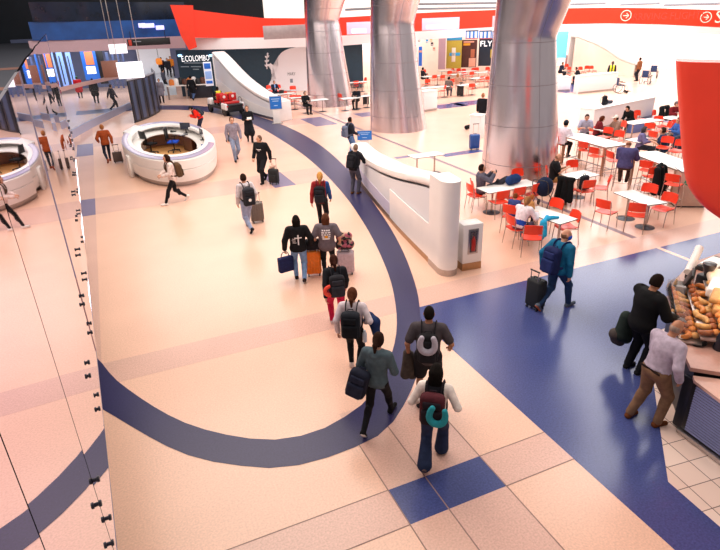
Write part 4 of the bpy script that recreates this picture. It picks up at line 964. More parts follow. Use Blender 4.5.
# ================================================================ airport cart (open electric shuttle)
CT = P(227,113); CT.z = 0; hd = -20
cart = thing('electric_cart', 'white electric airport cart with red seats, driver in a yellow vest', 'cart', CT, -R_(hd+8))
M_CW = mat('cart_white','#ece9ea',.3); M_CR = mat('cart_red','#c81a1a',.45,noise=.05); M_CB = mat('cart_black','#191a1f',.5)
MB().box((0,.1,.42), (1.25,3.0,.16), bev=.04).build('chassis', M_CB, cart); MB().box((0,1.35,.62), (1.2,.6,.5), bev=.12, seg=3).build('front_cowl', M_CW, cart)
MB().box((-.57,-1.08,.56), (.16,.75,.40), bev=.06).box((.57,-1.08,.56), (.16,.75,.40), bev=.06).build('rear_wings', M_CW, cart); MB().box((0,-1.42,.42), (1.0,.10,.35), bev=.03).build('rear_bumper', M_CB, cart)
MB().box((0,-1.35,.64), (.98,.45,.12), bev=.04).build('rear_deck', M_CB, cart)
for y,nm,zb in ((.35,'front_seat',.72),(-.75,'rear_seat',.72)):
    s_ = MB().box((0,y,zb), (1.12,.48,.14), bev=.05, seg=3).build(nm, M_CR, cart)
    for sx in (-1,1):
        yy = y-.28 if nm == 'front_seat' else y+.25; bk = MB().box((sx*.29,yy,zb+.32), (.52,.12,.46), bev=.055, seg=3).build('seat_back', M_CR, s_)
        if nm == 'rear_seat': MB().lathe([(0,-.006),(.09,-.006),(.09,.006),(0,.006)], 20, M=Matrix.Translation((sx*.29,yy-.064,zb+.36))@Matrix.Rotation(PI/2,4,'X')).build('round_badge', M_WHITE, bk)
for sx in (-1,1):
    for y in (1.25,-1.05):
        w = MB().lathe([(.12,-.08),(.24,-.09),(.26,-.06),(.26,.06),(.24,.09),(.12,.08)], 24, M=Matrix.Translation((sx*.56,y,.26))@Matrix.Rotation(PI/2,4,'Y')).build('wheel', M_CB, cart); MB().lathe([(0,-.06),(.13,-.06),(.13,.06),(0,.06)], 16, M=Matrix.Translation((sx*.58,y,.26))@Matrix.Rotation(PI/2,4,'Y')).build('hub', M_STEEL, w)
    MB().box((sx*.5,-1.45,.60), (.13,.03,.09), bev=.01).build('tail_lamp', mat('tail_red','#e0262a',.3), cart)
    MB().tube(smooth_pts([(sx*.6,-.62,.70),(sx*.62,-.7,.98),(sx*.6,-1.1,1.0),(sx*.6,-1.2,.72)],3), .018, 8).build('grab_rail', M_CB, cart)
MB().tube([(-.3,.95,.8),(-.3,.72,1.02)], .02, 8).tube([Vector((-.3+.17*math.cos(2*PI*k/16),.70+.07*math.sin(2*PI*k/16),1.04+.15*math.sin(2*PI*k/16))) for k in range(16)], .016, 6, closed=True).build('steering_wheel', M_CB, cart)
MB().box((0,-.30,1.12), (1.0,.08,.10), bev=.03).build('headrest_bar', M_CB, cart)
MB().box((.1,-.35,1.24), (.5,.18,.10), bev=.03).build('beacon', mat('beacon_yellow','#c9a21a',.4), cart)

# ================================================================ big red hull hanging over the food counter
def hull():
    o = thing('red_canopy', 'huge smooth red curved hull over the food counter, at the right edge', 'canopy', (10.6,6.9,0)); org = Vector((10.6,6.9,0))
    edge = smooth_pts([D(x,y,DH) for x,y in ((675.5,61.5),(677,90),(679.5,125),(682,155),(685.5,181),(692,195),(703,208.5),(721,222),(745,234),(790,246))], 3)
    a0_ = R_(az(edge[0])+90); dr = Vector((math.sin(a0_), math.cos(a0_), 0)); fw = Vector((-dr.y,dr.x,0)); m = len(edge); mb = MB(); V = []; n = 26
    sw = resample([(0,.10),(.03,.03),(.10,-.03),(.35,-.10),(1,-.2),(2,-.22),(3.4,-.05)], n)
    for p in sw:
        for e_ in edge:
            x = max(p.x, (e_-edge[0]).dot(dr)) if p.x > .02 else p.x+(e_-edge[0]).dot(dr); b = Vector((edge[0].x,edge[0].y,e_.z))
            x = (e_-edge[0]).dot(dr)+p.x*(1-.0*x); V.append(b+dr*x+fw*p.y-org)
    F = [(i*m+k, i*m+k+1, (i+1)*m+k+1, (i+1)*m+k) for i in range(n) for k in range(m-1)]; o2 = len(V); V += [v+fw*.45 for v in V]; F += [tuple(o2+j for j in f[::-1]) for f in F[:]]
    for k in range(m-1): F += [(k, o2+k, o2+k+1, k+1), (n*m+k, n*m+k+1, o2+n*m+k+1, o2+n*m+k)]
    for i in range(n): F += [(i*m, (i+1)*m, o2+(i+1)*m, o2+i*m), (i*m+m-1, o2+i*m+m-1, o2+(i+1)*m+m-1, (i+1)*m+m-1)]
    mb.add(V, F).build('hull_skin', mat('hull_red','#fb4630',.38,noise=.03,scale=2), o, 40)
    e = edge[0]-org+dr*3.2+fw*.2; MB().tube([(e.x,e.y,0),(e.x,e.y,e.z-.2)], .16, 16).build('support_post', M_STEEL, o); return o
DH = 9.3; hp = D(676,62,DH); 
hull()
# ================================================================ people walking and standing in the hall
def pp(px, py): return P(px, py)
W_ = Matrix.Identity(4)
# woman with maroon pack and teal pillow (nearest)
I = person('person in a cream top and wide dark jeans, teal pillow on a maroon backpack', pp(433,463), 1.62, rel=8, pose='walk', phase=-1, stride=.24, top=('#efe2da','long','hip',.014), legs=('#26314e','wide'), shoe='#6d5a55', hair=('#15110f','long'), lean=4, hpitch=12, hands=[(-.27,.16,.98),(.30,.14,.98)],
    vest=(lambda q: (np.abs(q[:,0]) < .135) & (q[:,2] > .1) & (q[:,2] < .6), cloth('#1d1d24')))
b = backpack(I, 'maroon backpack with dark base on the woman in the cream top', '#4e2028', '#241c24', .34, .44, .18, z=.25)
neck_pillow(I, 'teal plush neck pillow hooked on the maroon backpack', '#1f8f9c', .09, -.40, .24, 8)
# man in dark grey tee
I = person('man in a dark grey tee carrying a black pack with a pale grey pillow', pp(427,404), 1.75, rel=2, pose='stand', top=('#4b4448','short','low',.024), legs=('#1b1b20','short'), shoe='#25252a', hair=('#1c1512','buzz'), skin='tan', lean=3, hands=[(-.30,.05,.90),(.33,.17,.98)], bulk=1.1, feet=[(-.12,-.05,.085),(.12,.12,.085)])
backpack(I, 'black backpack on the man in the dark grey tee', '#1a191d', '#222126', .30, .44, .15, z=.22); neck_pillow(I, 'pale grey neck pillow on the black backpack of the man in grey', '#b7b0bd', 0, -.34, .33, 0)
M = W_.copy(); soft_lump('jacket', 'brown grey jacket hanging from the left hand of the man in the dark grey tee', 'jacket', '#4c4540', [(-.02,0,0,.02,0,-.28,.07,.10),(.05,.03,-.05,.07,.02,-.42,.05,.09),(-.05,-.02,-.08,-.06,0,-.38,.05,.08)], Matrix.Translation(hand_w(I,0)+Vector((0,0,.06))))
# woman grey green hoodie
I = person('woman in a grey green hoodie and black leggings walking beside the teal pillow woman', pp(378,425), 1.62, rel=22, pose='walk', phase=-1, stride=.36, top=('#4f6068','long','hip',.024,'hood'), legs=('#14141a','tight'), shoe=('#101014','#e8e4e2'), hair=('#2e1c15','ponytail'), lean=5, hpitch=10, hands=[(-.26,.22,.92),(.22,.25,.95)])
backpack(I, 'dark navy backpack slung low on the left side of the grey green hoodie', '#1c2030', '#262b3f', .32, .46, .19, y=-.10, z=-.02, side=-.24, roll=14, straps=False)
# ponytail woman
I = person('woman with a long brown ponytail and pale sleeves, black pack, behind the grey green hoodie', pp(355,371), 1.64, rel=10, pose='walk', phase=1, stride=.15, top=('#ded0d6','long','mid',.018), legs=('#17171c','tight'), shoe='#e6d5cf', hair=('#5b3423','ponytail'), lean=3, hands=[(-.27,-.05,.86),(.24,.12,1.0)])
backpack(I, 'black backpack on the woman with the long ponytail', '#20242c', '#16181f', .33, .47, .19, z=.20)
soft_lump('jacket', 'navy jacket folded over the right arm of the ponytail woman', 'jacket', '#1c2c55', [(0,0,.05,.04,-.12,.0,.08,.09),(.04,-.12,0,.02,-.22,-.14,.09,.07),(0,0,.05,-.02,.08,-.06,.08,.06)], Matrix.Translation(hand_w(I,1)+Vector((.02,-.08,.07))))
x = MB().lathe([(0,0),(.034,0),(.036,.02),(.036,.16),(.02,.19),(.02,.215),(0,.215)], 14); tag(x.build('water_bottle', mat('bottle_clear','#c9d3e0',.2), loc=torso_mat(I)@Vector((.235,-.19,-.14))), 'clear water bottle in the side of the ponytail woman\'s pack', 'bottle')
# woman in red trousers
I = person('woman in crimson trousers and a black top, coral pillow at her side', pp(338,327), 1.58, rel=-8, pose='walk', phase=1, stride=.2, top=('#1f2128','long','hip',.02), legs=('#c51f4c','long'), shoe='#d8c6c6', hair=('#3c1f17','ponytail'), lean=3, hpitch=10)
backpack(I, 'black grey backpack on the woman in crimson trousers', '#26262c', '#34343c', .32, .46, .18, z=.19); neck_pillow(I, 'coral red neck pillow hooked on the left of the black grey pack', '#f2503f', -.17, -.27, .12, 60, .09, .045)
# grey tee woman with print
I = person('woman in an oversized grey tee with white back print, patterned bags at her right', pp(329,277), 1.62, rel=4, pose='walk', phase=-1, stride=.16, top=('#6b6068','short','low',.04), legs=('#16161b','tight'), shoe='#efe4e0', hair=('#5a3524','long'), hands=[(-.27,.12,.95),(.32,.06,.92)], bulk=1.1)
wp = mat('print_white','#f2eef0',.7); rows = []
for r_,(z,segs) in enumerate(((.40,((-.10,-.06),(-.045,-.005),(.01,.05),(.06,.10))),(.345,((-.11,-.04),(-.02,.03),(.045,.11))),(.29,((-.11,-.06),(-.045,.01),(.025,.06),(.07,.11))),(.235,((-.10,-.04),(.05,.105))),(.185,((-.09,.09),)))): rows += [(a,z,c,z+.036) for a,c in segs]
decal(I, rows, wp, 'back_print'); decal(I, [(-.03,.225,.04,.285)], mat('print_yellow','#f3a712',.7), 'back_print')
c = hand_w(I,1); s = suitcase('white suitcase with a pale rose pattern beside the grey tee woman', (c.x+.13,c.y+.02), I['head'], '#cdb6c0', .40,.26,.52, handle=.34, col2='#b89aa8')
soft_lump('rolling_bag', 'dark floral backpack sitting on top of the white suitcase', 'bag', '#3b2630', [(-.10,0,.14,.10,0,.14,.13,.13),(-.09,0,.34,.09,0,.34,.11,.10),(-.1,-.1,.14,.1,-.1,.14,.07,.07)], Matrix.Translation(Vector((c.x+.13,c.y+.04,.60)))@Matrix.Rotation(-R_(I['head']),4,'Z'))
o = bpy.data.objects['rolling_bag']; mt = mat('floral_cloth','#2a2028',.85); nt = mt.node_tree; vo = nt.nodes.new('ShaderNodeTexVoronoi'); vo.inputs['Scale'].default_value = 16; rp = nt.nodes.new('ShaderNodeValToRGB'); rp.color_ramp.interpolation = 'CONSTANT'; E_ = rp.color_ramp.elements; E_[0].color = srgb('#211a24'); E_[1].position = .5; E_[1].color = srgb('#b0576a'); k_ = E_.new(.75); k_.color = srgb('#c9a58f')
tc = nt.nodes.new('ShaderNodeTexCoord'); nt.links.new(tc.outputs['Object'], vo.inputs['Vector']); nt.links.new(vo.outputs['Color'], rp.inputs['Fac']); nt.links.new(rp.outputs['Color'], nt.nodes['Principled BSDF'].inputs['Base Color']); o.data.materials[0] = mt
# black hoodie with cross
I = person('person in a black hoodie with a white cross on the back and blue jeans', pp(301,280), 1.64, rel=0, pose='walk', phase=1, stride=.2, top=('#17171b','long','hip',.035,'hood'), legs=('#7d9ecb','long'), shoe='#2a2022', hair=('#191411','long'), hands=[(-.33,.0,.86),(.30,.10,.92)], bulk=1.08, feet=[(-.10,.12,.085),(.09,-.18,.12,20)])
decal(I, [(-.0,.10,.032,.36),(-.075,.265,.105,.295)], wp, 'cross_print'); decal(I, [(-.13,.245,-.05,.258),(-.14,.20,-.05,.213),(-.12,.15,-.03,.165)], wp, 'small_print')
c = hand_w(I,0); o = thing('tote_bag', 'navy tote bag hanging from the left hand of the person with the cross hoodie', 'bag', (c.x,c.y,c.z-.48), -R_(I['head']-25)); MB().box((0,0,.18), (.36,.15,.36), bev=.03).build('bag_body', cloth('#232a56'), o); MB().tube(smooth_pts([(-.1,0,.35),(-.06,0,.47),(.06,0,.47),(.1,0,.35)],4), .010, 6).build('carry_handle', cloth('#14161f'), o)
c = hand_w(I,1); s = suitcase('bright orange suitcase beside the person with the cross hoodie', (c.x+.07,c.y+.06), I['head'], '#f07a12', .36,.25,.58, handle=.12, col2='#1a1a1e')
soft_lump('duffel_bag', 'black duffel bag lying on the orange suitcase', 'bag', '#1d1d24', [(-.16,0,.13,.16,0,.13,.13,.13),(-.1,-.05,.2,.12,-.05,.2,.09,.08)], Matrix.Translation(Vector((c.x+.07,c.y+.04,.655)))@Matrix.Rotation(-R_(I['head']),4,'Z'))
# blonde
I = person('blonde woman with one red and one blue sleeve, black pack, walking away', pp(323,228), 1.70, rel=8, pose='walk', phase=1, stride=.18, top=('#8c2326','long','hip',.024), legs=('#17171c','long'), shoe='#1d1b1e', hair=('#c9914e','ponytail'), vest=(lambda q: q[:,0] > .16, cloth('#27508f')))
backpack(I, 'black backpack on the blonde woman with the red and blue sleeves', '#16171d', '#22242c', .32, .46, .18, z=.19)
# man pale jeans
I = person('man in pale jeans with a dark vest pack and grey case, striding away', pp(250,230), 1.72, rel=-20, pose='walk', phase=-1, stride=.34, top=('#cfc6cc','long','hip',.022,'hood'), legs=('#98a5c6','long'), shoe='#1c1c22', hair=('#2b1d17','short'), hands=[(-.25,.05,.84),(.22,-.05,.86)])
backpack(I, 'dark grey backpack with a round white badge on the man in pale jeans', '#2d2e36', '#25262e', .34, .50, .18, z=.17)
o = bpy.data.objects[-1] if False else None
Mb = torso_mat(I); x = MB().lathe([(0,-.004),(.045,-.004),(.045,.004),(0,.004)], 20, M=Matrix.Translation((-.03,-.395,.12))@Matrix.Rotation(PI/2,4,'X')); q = x.build('round_badge', wp, [b for b in bpy.data.objects if b.name.startswith('backpack') and 'round white badge' in b['label']][0])
s = suitcase('grey brown suitcase rolling beside the man in pale jeans', pp(258,222), I['head']+10, '#6e625c', .38,.25,.56, handle=.30)
# man in black hoodie, case behind
I = person('man in a black hoodie and black trousers looking left, small black case behind him', pp(264.5,182), 1.80, rel=-148, pose='walk', phase=1, stride=.24, top=('#15161c','long','low',.034,'hood'), legs=('#17171c','loose'), shoe='#1b1b1f', hair=('#6d5446','buzz'), hyaw=40, hands=[(-.30,-.08,.84),(.27,.12,.9)], bulk=1.08)
decal(I, [(-.09,.30,-.05,.325),(-.04,.30,.0,.325),(.01,.30,.05,.325),(.06,.30,.09,.325),(-.04,.26,.04,.28)], wp, 'chest_print', True)
s = suitcase('small black suitcase with pale items on top behind the man in the black hoodie', pp(274.5,184), I['head'], '#15161b', .36,.24,.50, handle=.36, soft=True)
soft_lump('bag', 'pale pink bag resting on the small black suitcase', 'bag', '#d9b6a6', [(-.06,0,.08,.07,0,.09,.06,.055),(0,0,.1,-.02,0,.2,.05,.03)], Matrix.Translation(P(274.5,184)+Vector((0,.05,.555))))
# two men coming towards us
I = person('man in a long black coat holding white papers, coming towards us', pp(250.5,142), 1.80, rel=176, pose='walk', phase=1, stride=.16, top=('#17181f','long','coat',.02), legs=('#1b1c22','long'), shoe='#141416', hair=('#6b4a38','short'), hands=[(-.08,.26,1.12),(.10,.26,1.10)])
c = hand_w(I,0); tag(MB().box((0,0,0), (.22,.01,.12), bev=.003, rx=.5).build('papers', M_WHITE, loc=c+Vector((.0,-.06,.03)), rz=-R_(I['head'])), 'white papers held by the man in the long black coat', 'papers')
I = person('man in a grey jumper and grey jeans walking towards us, right of the round desk', pp(236.5,160.5), 1.92, rel=168, pose='walk', phase=-1, stride=.22, top=('#8a8290','long','hip',.022,'collar'), legs=('#7d87a0','long'), shoe='#25242a', hair=('#5b3d2e','short'), hands=[(-.26,.1,.86),(.26,.05,.84)])
soft_lump('shoulder_bag', 'black shoulder bag of the man in the grey jumper', 'bag', '#17181d', [(.20,-.10,.02,.24,-.06,.2,.06,.05),(.20,-.1,.2,.12,.06,.46,.018,.018),(.12,.06,.46,.09,-.08,.5,.018,.018),(.2,-.1,.0,.22,-.12,-.12,.07,.07)], torso_mat(I), .03)
# red jacket at the desk
I = person('person in a bright red jacket and dark cap bending over the round desk', P(203,135), 1.70, rel=-100, pose='stand', top=('#e02a1a','long','hip',.03), legs=('#23283a','long'), shoe='#1c1c20', hair=('#241a16','short'), cap=('#2a2c33','peak'), lean=38, hpitch=10, hands=[(-.16,.52,1.06),(.2,.50,1.06)])
backpack(I, 'slate backpack on the person in the bright red jacket', '#39424f', '#2b323d', .30, .42, .14, z=.22)
# woman striding left
I = person('woman in a pale knit with a brown backpack striding left before the round desk', pp(177,203), 1.72, rel=-98, pose='walk', phase=1, stride=.34, top=('#e6d2cd','long','low',.03), legs=('#1a191e','tight'), shoe='#efe2dc', hair=('#2c1a14','long'), lean=5, hands=[(-.15,.34,1.02),(.14,.34,1.02)])
backpack(I, 'olive brown backpack on the woman in the pale knit', '#5e4632', '#4c3828', .32, .46, .19, z=.2)
# orange brown jacket
I = person('woman in a rust orange jacket walking away with a small dark trolley case', pp(109.5,162), 1.68, rel=-6, pose='walk', phase=-1, stride=.24, top=('#9c4722','long','hip',.03), legs=('#232a3c','tight'), shoe='#8a3d1f', hair=('#9a6038','short'), hands=[(-.27,.12,.98),(.27,-.1,.86)])
s = suitcase('dark trolley case with tan sides pulled by the woman in the rust jacket', pp(119,163), I['head']+5, '#4b3a36', .38,.26,.42, handle=.30, soft=True, tilt=-14)
# men at the near parapet
I = person('man in a black jacket and pack leaning on the curved parapet', pp(355,194), 1.72, rel=28, pose='stand', top=('#1d1d24','long','hip',.03), legs=('#4a4a58','long'), shoe='#5b3a28', hair=('#7d6555','buzz'), lean=14, hands=[(-.05,.42,1.12),(.22,.42,1.14)])
backpack(I, 'black backpack on the man leaning on the parapet', '#131419', '#1d1e25', .32, .46, .18, z=.19)
I = person('man with a grey blue pack and jeans standing by the small blue sign', pp(351,157), 1.70, rel=62, pose='stand', top=('#22242f','long','hip',.026), legs=('#5a7cae','long'), shoe='#2b2a30', hair=('#211814','short'), hands=[(-.15,.30,1.05),(.2,.25,1.0)])
backpack(I, 'grey blue backpack on the man by the small blue sign', '#6f7890', '#5d667e', .32, .48, .18, z=.2)
# teal man
I = person('bald man in a teal jacket and blue face mask walking right with a black case', pp(553,309), 1.80, rel=38, pose='walk', phase=-1, stride=.30, top=('#17648a','long','hip',.03), legs=('#2c4468','long'), shoe=('#5d6878','#e8764a'), hair=('#7a5a48','bald'), mask='#2a62d8', lean=6, hyaw=28, hands=[(-.26,-.14,.90),(.26,.02,.82)], bulk=1.08)
backpack(I, 'navy backpack on the bald man in the teal jacket', '#1c2550', '#232e60', .34, .50, .19, z=.18)
c = hand_w(I,0); s = suitcase('black suitcase held by the bald man in the teal jacket', (c.x-.12,c.y-.02), I['head'], '#1b1f24', .36,.25,.60, handle=.20, soft=True)
# two men at the food counter
I = person('man in a black hoodie and black trousers standing at the food counter', pp(632,371), 1.82, rel=42, pose='stand', top=('#0f1013','long','low',.045,'hood'), legs=('#121318','loose'), shoe=('#17171a','#e4dfe2'), hair=('#1e1512','short'), lean=6, hpitch=16, hands=[(-.12,.42,1.02),(.26,.36,1.04)], bulk=1.14, skin='tan')
M = torso_mat(I); soft_lump('jacket', 'dark green jacket hanging at the left of the man in the black hoodie', 'jacket', '#26312d', [(-.27,-.05,-.05,-.28,-.03,-.38,.09,.12),(-.24,.06,-.1,-.25,.06,-.45,.07,.09)], M); soft_lump('shoulder_bag', 'brown grey bag hanging low behind the man in the black hoodie', 'bag', '#4b4442', [(-.34,-.1,-.40,-.33,.06,-.42,.10,.10),(-.34,-.05,-.5,-.33,.03,-.55,.09,.08)], M)
I = person('balding man in a lilac grey shirt and khaki trousers leaning on the food counter', pp(645,421), 1.74, rel=38, pose='stand', top=('#b3a6b8','long','waist',.03,'collar'), legs=('#7e5f49','loose'), shoe='#6b3a1e', hair=('#9b8478','bald'), lean=13, hpitch=14, hands=[(-.14,.40,1.06),(.3,.10,.90)], feet=[(-.17,-.14,.085),(.15,.06,.085)], bulk=1.12, skin='tan')
MB().box((0,0,0),(.34,.012,.035),bev=.004).build('belt', cloth('#2b1f1a'), I['root']).location = Vector(I['pel'])+Vector((0,-.135,.035))
x = tag(MB().box((0,0,0), (.045,.012,.10), bev=.004).build('phone_pouch', M_BLACK), 'small black pouch on the hip of the balding man in khaki', 'pouch'); x.matrix_world = torso_mat(I)@Matrix.Translation((.185,-.03,-.02))@Matrix.Rotation(1.3,4,'Z')

# ================================================================ people sitting at the tables
def sit(label, px, py, z, **k):
    p = P(px, py, z); k.setdefault('pose', 'sit'); k.setdefault('seat', .46); return person(label, p, **k)
I = sit('man in a grey hooded jacket filming with raised phone, legs up, beside the metal column', 481,190,.55, h=1.75, head=115, seat=.46, top=('#5a5868','long','hip',.035,'hood'), legs=('#33333c','long'), shoe='#26262c', hair=('#241813','short'), lean=-4, hands=[(-.05,.30,1.08),(.12,.34,1.05)], feet=[(-.09,.78,.90,-40),(.06,.82,.92,-40)], zoff=0)
place('chair', make_chair, 'red chair under the man filming with raised phone', P(481,190,.50)+Vector((-.05,.02,-.5)), 115)
c = hand_w(I,1); x = MB().box((0,0,0), (.15,.012,.075), bev=.008); x.box((0,.008,0), (.13,.004,.06), 1); q = tag(x.build('smartphone', [M_BLACK, mat('display_dim','#3a4150',.15)], loc=c+Vector((.02,-.02,.05)), rz=-R_(115)), 'dark phone held up by the man in the grey hooded jacket', 'phone')
I = sit('bald man in a black polo and khaki trousers sitting at the small table', 553.5,178.5,.52, h=1.80, head=132, top=('#141418','short','hip',.03,'collar'), legs=('#a07648','loose'), shoe='#2a2a34', hair=('#8f6a56','bald'), hpitch=24, hands=[(-.06,.34,.88),(.14,.34,.88)], bulk=1.15, feet=[(-.12,.36,.085),(.14,.46,.085)])
I = sit('woman in a white jumper with blue hem leaning over the table with the turquoise jacket', 519,226,.52, h=1.66, head=70, top=('#e9e2ea','long','hip',.03), legs=('#6e6a80','long'), shoe='#d9cfd2', hair=('#9a6a44','ponytail'), lean=26, hyaw=-20, hands=[(-.02,.50,.84),(.22,.48,.84)], vest=(lambda q: (q[:,2] < .12) & (q[:,2] > -.02), cloth('#2447a8')))
M = torso_mat(I); soft_lump('handbag', 'small black handbag at the side of the mother in the white jumper', 'bag', '#17161c', [(.20,.06,.02,.22,.16,.02,.05,.05),(.2,.06,.06,.1,.10,.4,.012,.012)], M, .02)
I = sit('small boy with brown hair in a blue top beside his mother', 513,214.5,.55, h=1.18, head=60, seat=.50, top=('#3b4a86','long','hip',.025), legs=('#33364a','long'), shoe='#c8c2c8', hair=('#7a4526','short'), hands=[(-.12,.34,1.0),(.14,.34,1.0)], feet=[(-.1,.34,.42),(.1,.34,.42)], lean=6)
place('chair', make_chair, 'red chair under the small boy in the blue top', P(513,214.5,.50)+Vector((0,0,-.5)), 60)
I = sit('small child with copper hair leaning on the table edge in front of the mother', 527,212.5,.62, h=1.10, head=95, seat=.52, top=('#b9824e','long','hip',.025), legs=('#3a3a4c','long'), shoe='#c8c2c8', hair=('#a25c30','short'), hands=[(-.12,.34,1.0),(.14,.34,1.0)], feet=[(-.1,.34,.42),(.1,.34,.42)], lean=14)
place('chair', make_chair, 'red chair under the copper haired child', P(527,212.5,.50)+Vector((0,0,-.5)), 95)
# left high table
I = sit('man in a white shirt and dark cap at the end of the left high table', 562,143,.80, h=1.76, head=72, pose='stool', seat=.76, top=('#e6e0ea','long','hip',.03), legs=('#1b1c24','long'), shoe='#202026', hair=('#1d1a1c','short'), cap=('#1f2a38','plain'), lean=10, hands=[(-.1,.42,1.10),(.16,.42,1.10)])
I = sit('man in a pale grey shirt leaning over the far end of the left high table', 584,134,.80, h=1.74, head=215, pose='stool', seat=.76, top=('#a9abc2','short','hip',.03), legs=('#23242c','long'), shoe='#202026', hair=('#1e1917','short'), lean=12, hpitch=12, hands=[(-.12,.40,1.12),(.16,.40,1.12)])
place('stool', make_stool, 'red bar stool under the man in the pale grey shirt', P(584,134,.76), 215)
I = sit('woman in a maroon jumper with long auburn hair at the small round table group', 596,134,.52, h=1.66, head=120, top=('#6a1c24','long','hip',.03), legs=('#222630','long'), shoe='#202026', hair=('#5a2c1c','long'), lean=12, hpitch=14, hands=[(-.12,.40,.82),(.16,.40,.82)])
I = sit('man in a tan jacket and beige cap, seated behind the left high table', 616,135,.52, h=1.76, head=-75, top=('#8f6f60','long','hip',.035), legs=('#5b463c','long'), shoe='#202026', hair=('#2b1d17','short'), cap=('#d9cfc2','peak'), lean=8, hands=[(-.12,.40,.82),(.16,.40,.82)])
I = sit('person all in black bending forward on a chair beside the low white wall', 631,121,.52, h=1.74, head=-90, top=('#101114','long','hip',.035), legs=('#14151a','long'), shoe='#17171c', hair=('#15110f','short'), lean=30, hpitch=10, hands=[(-.1,.42,.62),(.16,.42,.62)])
I = sit('stout bald man in a purple blue jumper on a stool at the right high table', 624.5,167,.80, h=1.80, head=52, pose='stool', seat=.76, top=('#4d4a78','long','hip',.045), legs=('#43332f','long'), shoe='#1d1a1c', hair=('#8a5c48','bald'), lean=14, hpitch=18, bulk=1.22, hands=[(-.1,.42,1.10),(.18,.42,1.10)])
I = sit('grey haired person in a lilac top facing us, beyond the purple jumper', 639,147,.52, h=1.68, head=140, top=('#77719c','long','hip',.03), legs=('#2b2c38','long'), shoe='#202026', hair=('#4a4348','long'), lean=6, hands=[(-.12,.40,.84),(.16,.40,.84)])
I = sit('man in a navy tee seen from behind, at the table beside the right high table', 663,150,.52, h=1.80, head=-40, top=('#1f3252','short','hip',.035), legs=('#23242c','long'), shoe='#202026', hair=('#33261f','short'), lean=8, bulk=1.1, hands=[(-.16,.42,.84),(.16,.42,.84)])
I = sit('person in a maroon hoodie with white chest lettering and a grey beanie', 672.5,119,.52, h=1.74, head=195, top=('#74181f','long','hip',.04,'hood'), legs=('#22242e','long'), shoe='#202026', hair=('#33261f','short'), cap=('#6d6266','plain'), lean=4, hands=[(-.12,.40,.84),(.16,.40,.84)])
decal(I, [(-.10,.26,-.06,.32),(-.04,.26,.0,.32),(.02,.26,.06,.32),(.08,.26,.11,.32)], wp, 'chest_print', True)
I = sit('person in a blue top mostly hidden behind the red hull edge', 677,137.5,.52, h=1.72, head=-70, top=('#3c62a8','long','hip',.03), legs=('#22242e','long'), shoe='#202026', hair=('#2b1d17','short'), lean=4)
# far figures
FAR = dict(fine=False)
def far(label, px, py, h, rel, **k): return person(label, pp(px,py), h, rel=rel, fine=False, **k)
far('man in black standing beside the low white pier left of the metal column', 481,129, 1.80, 20, top=('#15161c','long','hip',.03), legs=('#1c1d24','long'), hair=('#9a6a4a','buzz'))
sit('man in a dark suit with blue shirt behind a laptop, before the white dove', 275,92.5,.52, h=1.76, rel=165, fine=False, top=('#1c2036','long','hip',.03), legs=('#1d2030','long'), hair=('#1d1512','short'), hands=[(-.1,.42,.84),(.12,.42,.84)], vest=(lambda q: (np.abs(q[:,0]) < .05) & (q[:,1] > 0) & (q[:,2] > .1), cloth('#7fa6de')))
p = P(281,93.2,.745); o = thing('laptop', 'black laptop open before the man in the dark suit', 'laptop', p, -R_(az(p)+165)); MB().box((0,0,.01), (.34,.24,.02), bev=.004).build('keyboard_base', M_BLACK, o); MB().box((0,.14,.12), (.34,.014,.22), bev=.004, rx=-.25).build('lid', M_BLACK, o)
sit('person in black sitting at the table before the first metal column', 305.5,105,.52, h=1.72, rel=150, fine=False, top=('#16171c','long','hip',.03), legs=('#17181d','long'), hair=('#2d1d17','short'))
sit('person in black at the table between the first two columns', 357,100,.52, h=1.70, rel=200, fine=False, top=('#191a22','long','hip',.03), legs=('#17181d','long'), hair=('#2d1d17','short'))
sit('person in dark clothes at the far left table beside the middle column', 422.5,78,.52, h=1.74, rel=60, fine=False, top=('#23242e','long','hip',.03), legs=('#22232b','long'), hair=('#1d1512','short'))
sit('person in a grey brown jacket with dark hair among the far red chairs', 448.5,89,.52, h=1.72, rel=10, fine=False, top=('#6d5f5a','long','hip',.03), legs=('#3a4256','long'), hair=('#1f1714','short'))
sit('person in a tan top with fair hair among the far red chairs', 457.5,85,.52, h=1.68, rel=20, fine=False, top=('#b98f7a','long','hip',.03), legs=('#4a4046','long'), hair=('#a9744a','long'))
sit('person in dark clothes bent over the far counter table behind the right column', 560,72,.52, h=1.72, rel=120, fine=False, top=('#1f2638','long','hip',.03), legs=('#22232b','long'), hair=('#2d1d17','short'), lean=14)
sit('person slumped in a black jacket on a far red chair behind the white counter', 579.5,77,.52, h=1.70, rel=-100, fine=False, top=('#181a22','long','hip',.035), legs=('#22232b','long'), hair=('#1d1512','short'), lean=28)
I = far('attendant in a yellow safety vest behind the white counter', 609.5,86, 1.76, 178, top=('#20222c','long','hip',.03), legs=('#20222c','long'), hair=('#1d1512','short'), skin='dark', vest=(lambda q: (np.abs(np.abs(q[:,0])-.10) < .05) & (q[:,2] > .02) , mat('vest_yellow','#e8e02c',.6,noise=.05)))
far('person in brown passing behind the far pale parapet', 637,81, 1.76, -60, top=('#8a5434','long','hip',.03), legs=('#22232b','long'), hair=('#2d1d17','short'))
far('person in a grey hooded coat and black trousers left of the food stall', 162.5,103, 1.75, 185, top=('#77727e','long','thigh',.03), legs=('#17181d','long'), hair=('#3c2a22','short'))
far('person in dark grey behind the grey coat at the far food stall', 165.5,90, 1.75, 60, top=('#4a4b57','long','hip',.03), legs=('#22232b','long'), hair=('#2d1d17','short'))
far('person in a black coat and blue jeans at the stall under the lettered wall', 193.5,100, 1.80, 20, pose='walk', top=('#14161c','long','thigh',.03), legs=('#4a628c','long'), hair=('#1d1512','short'))
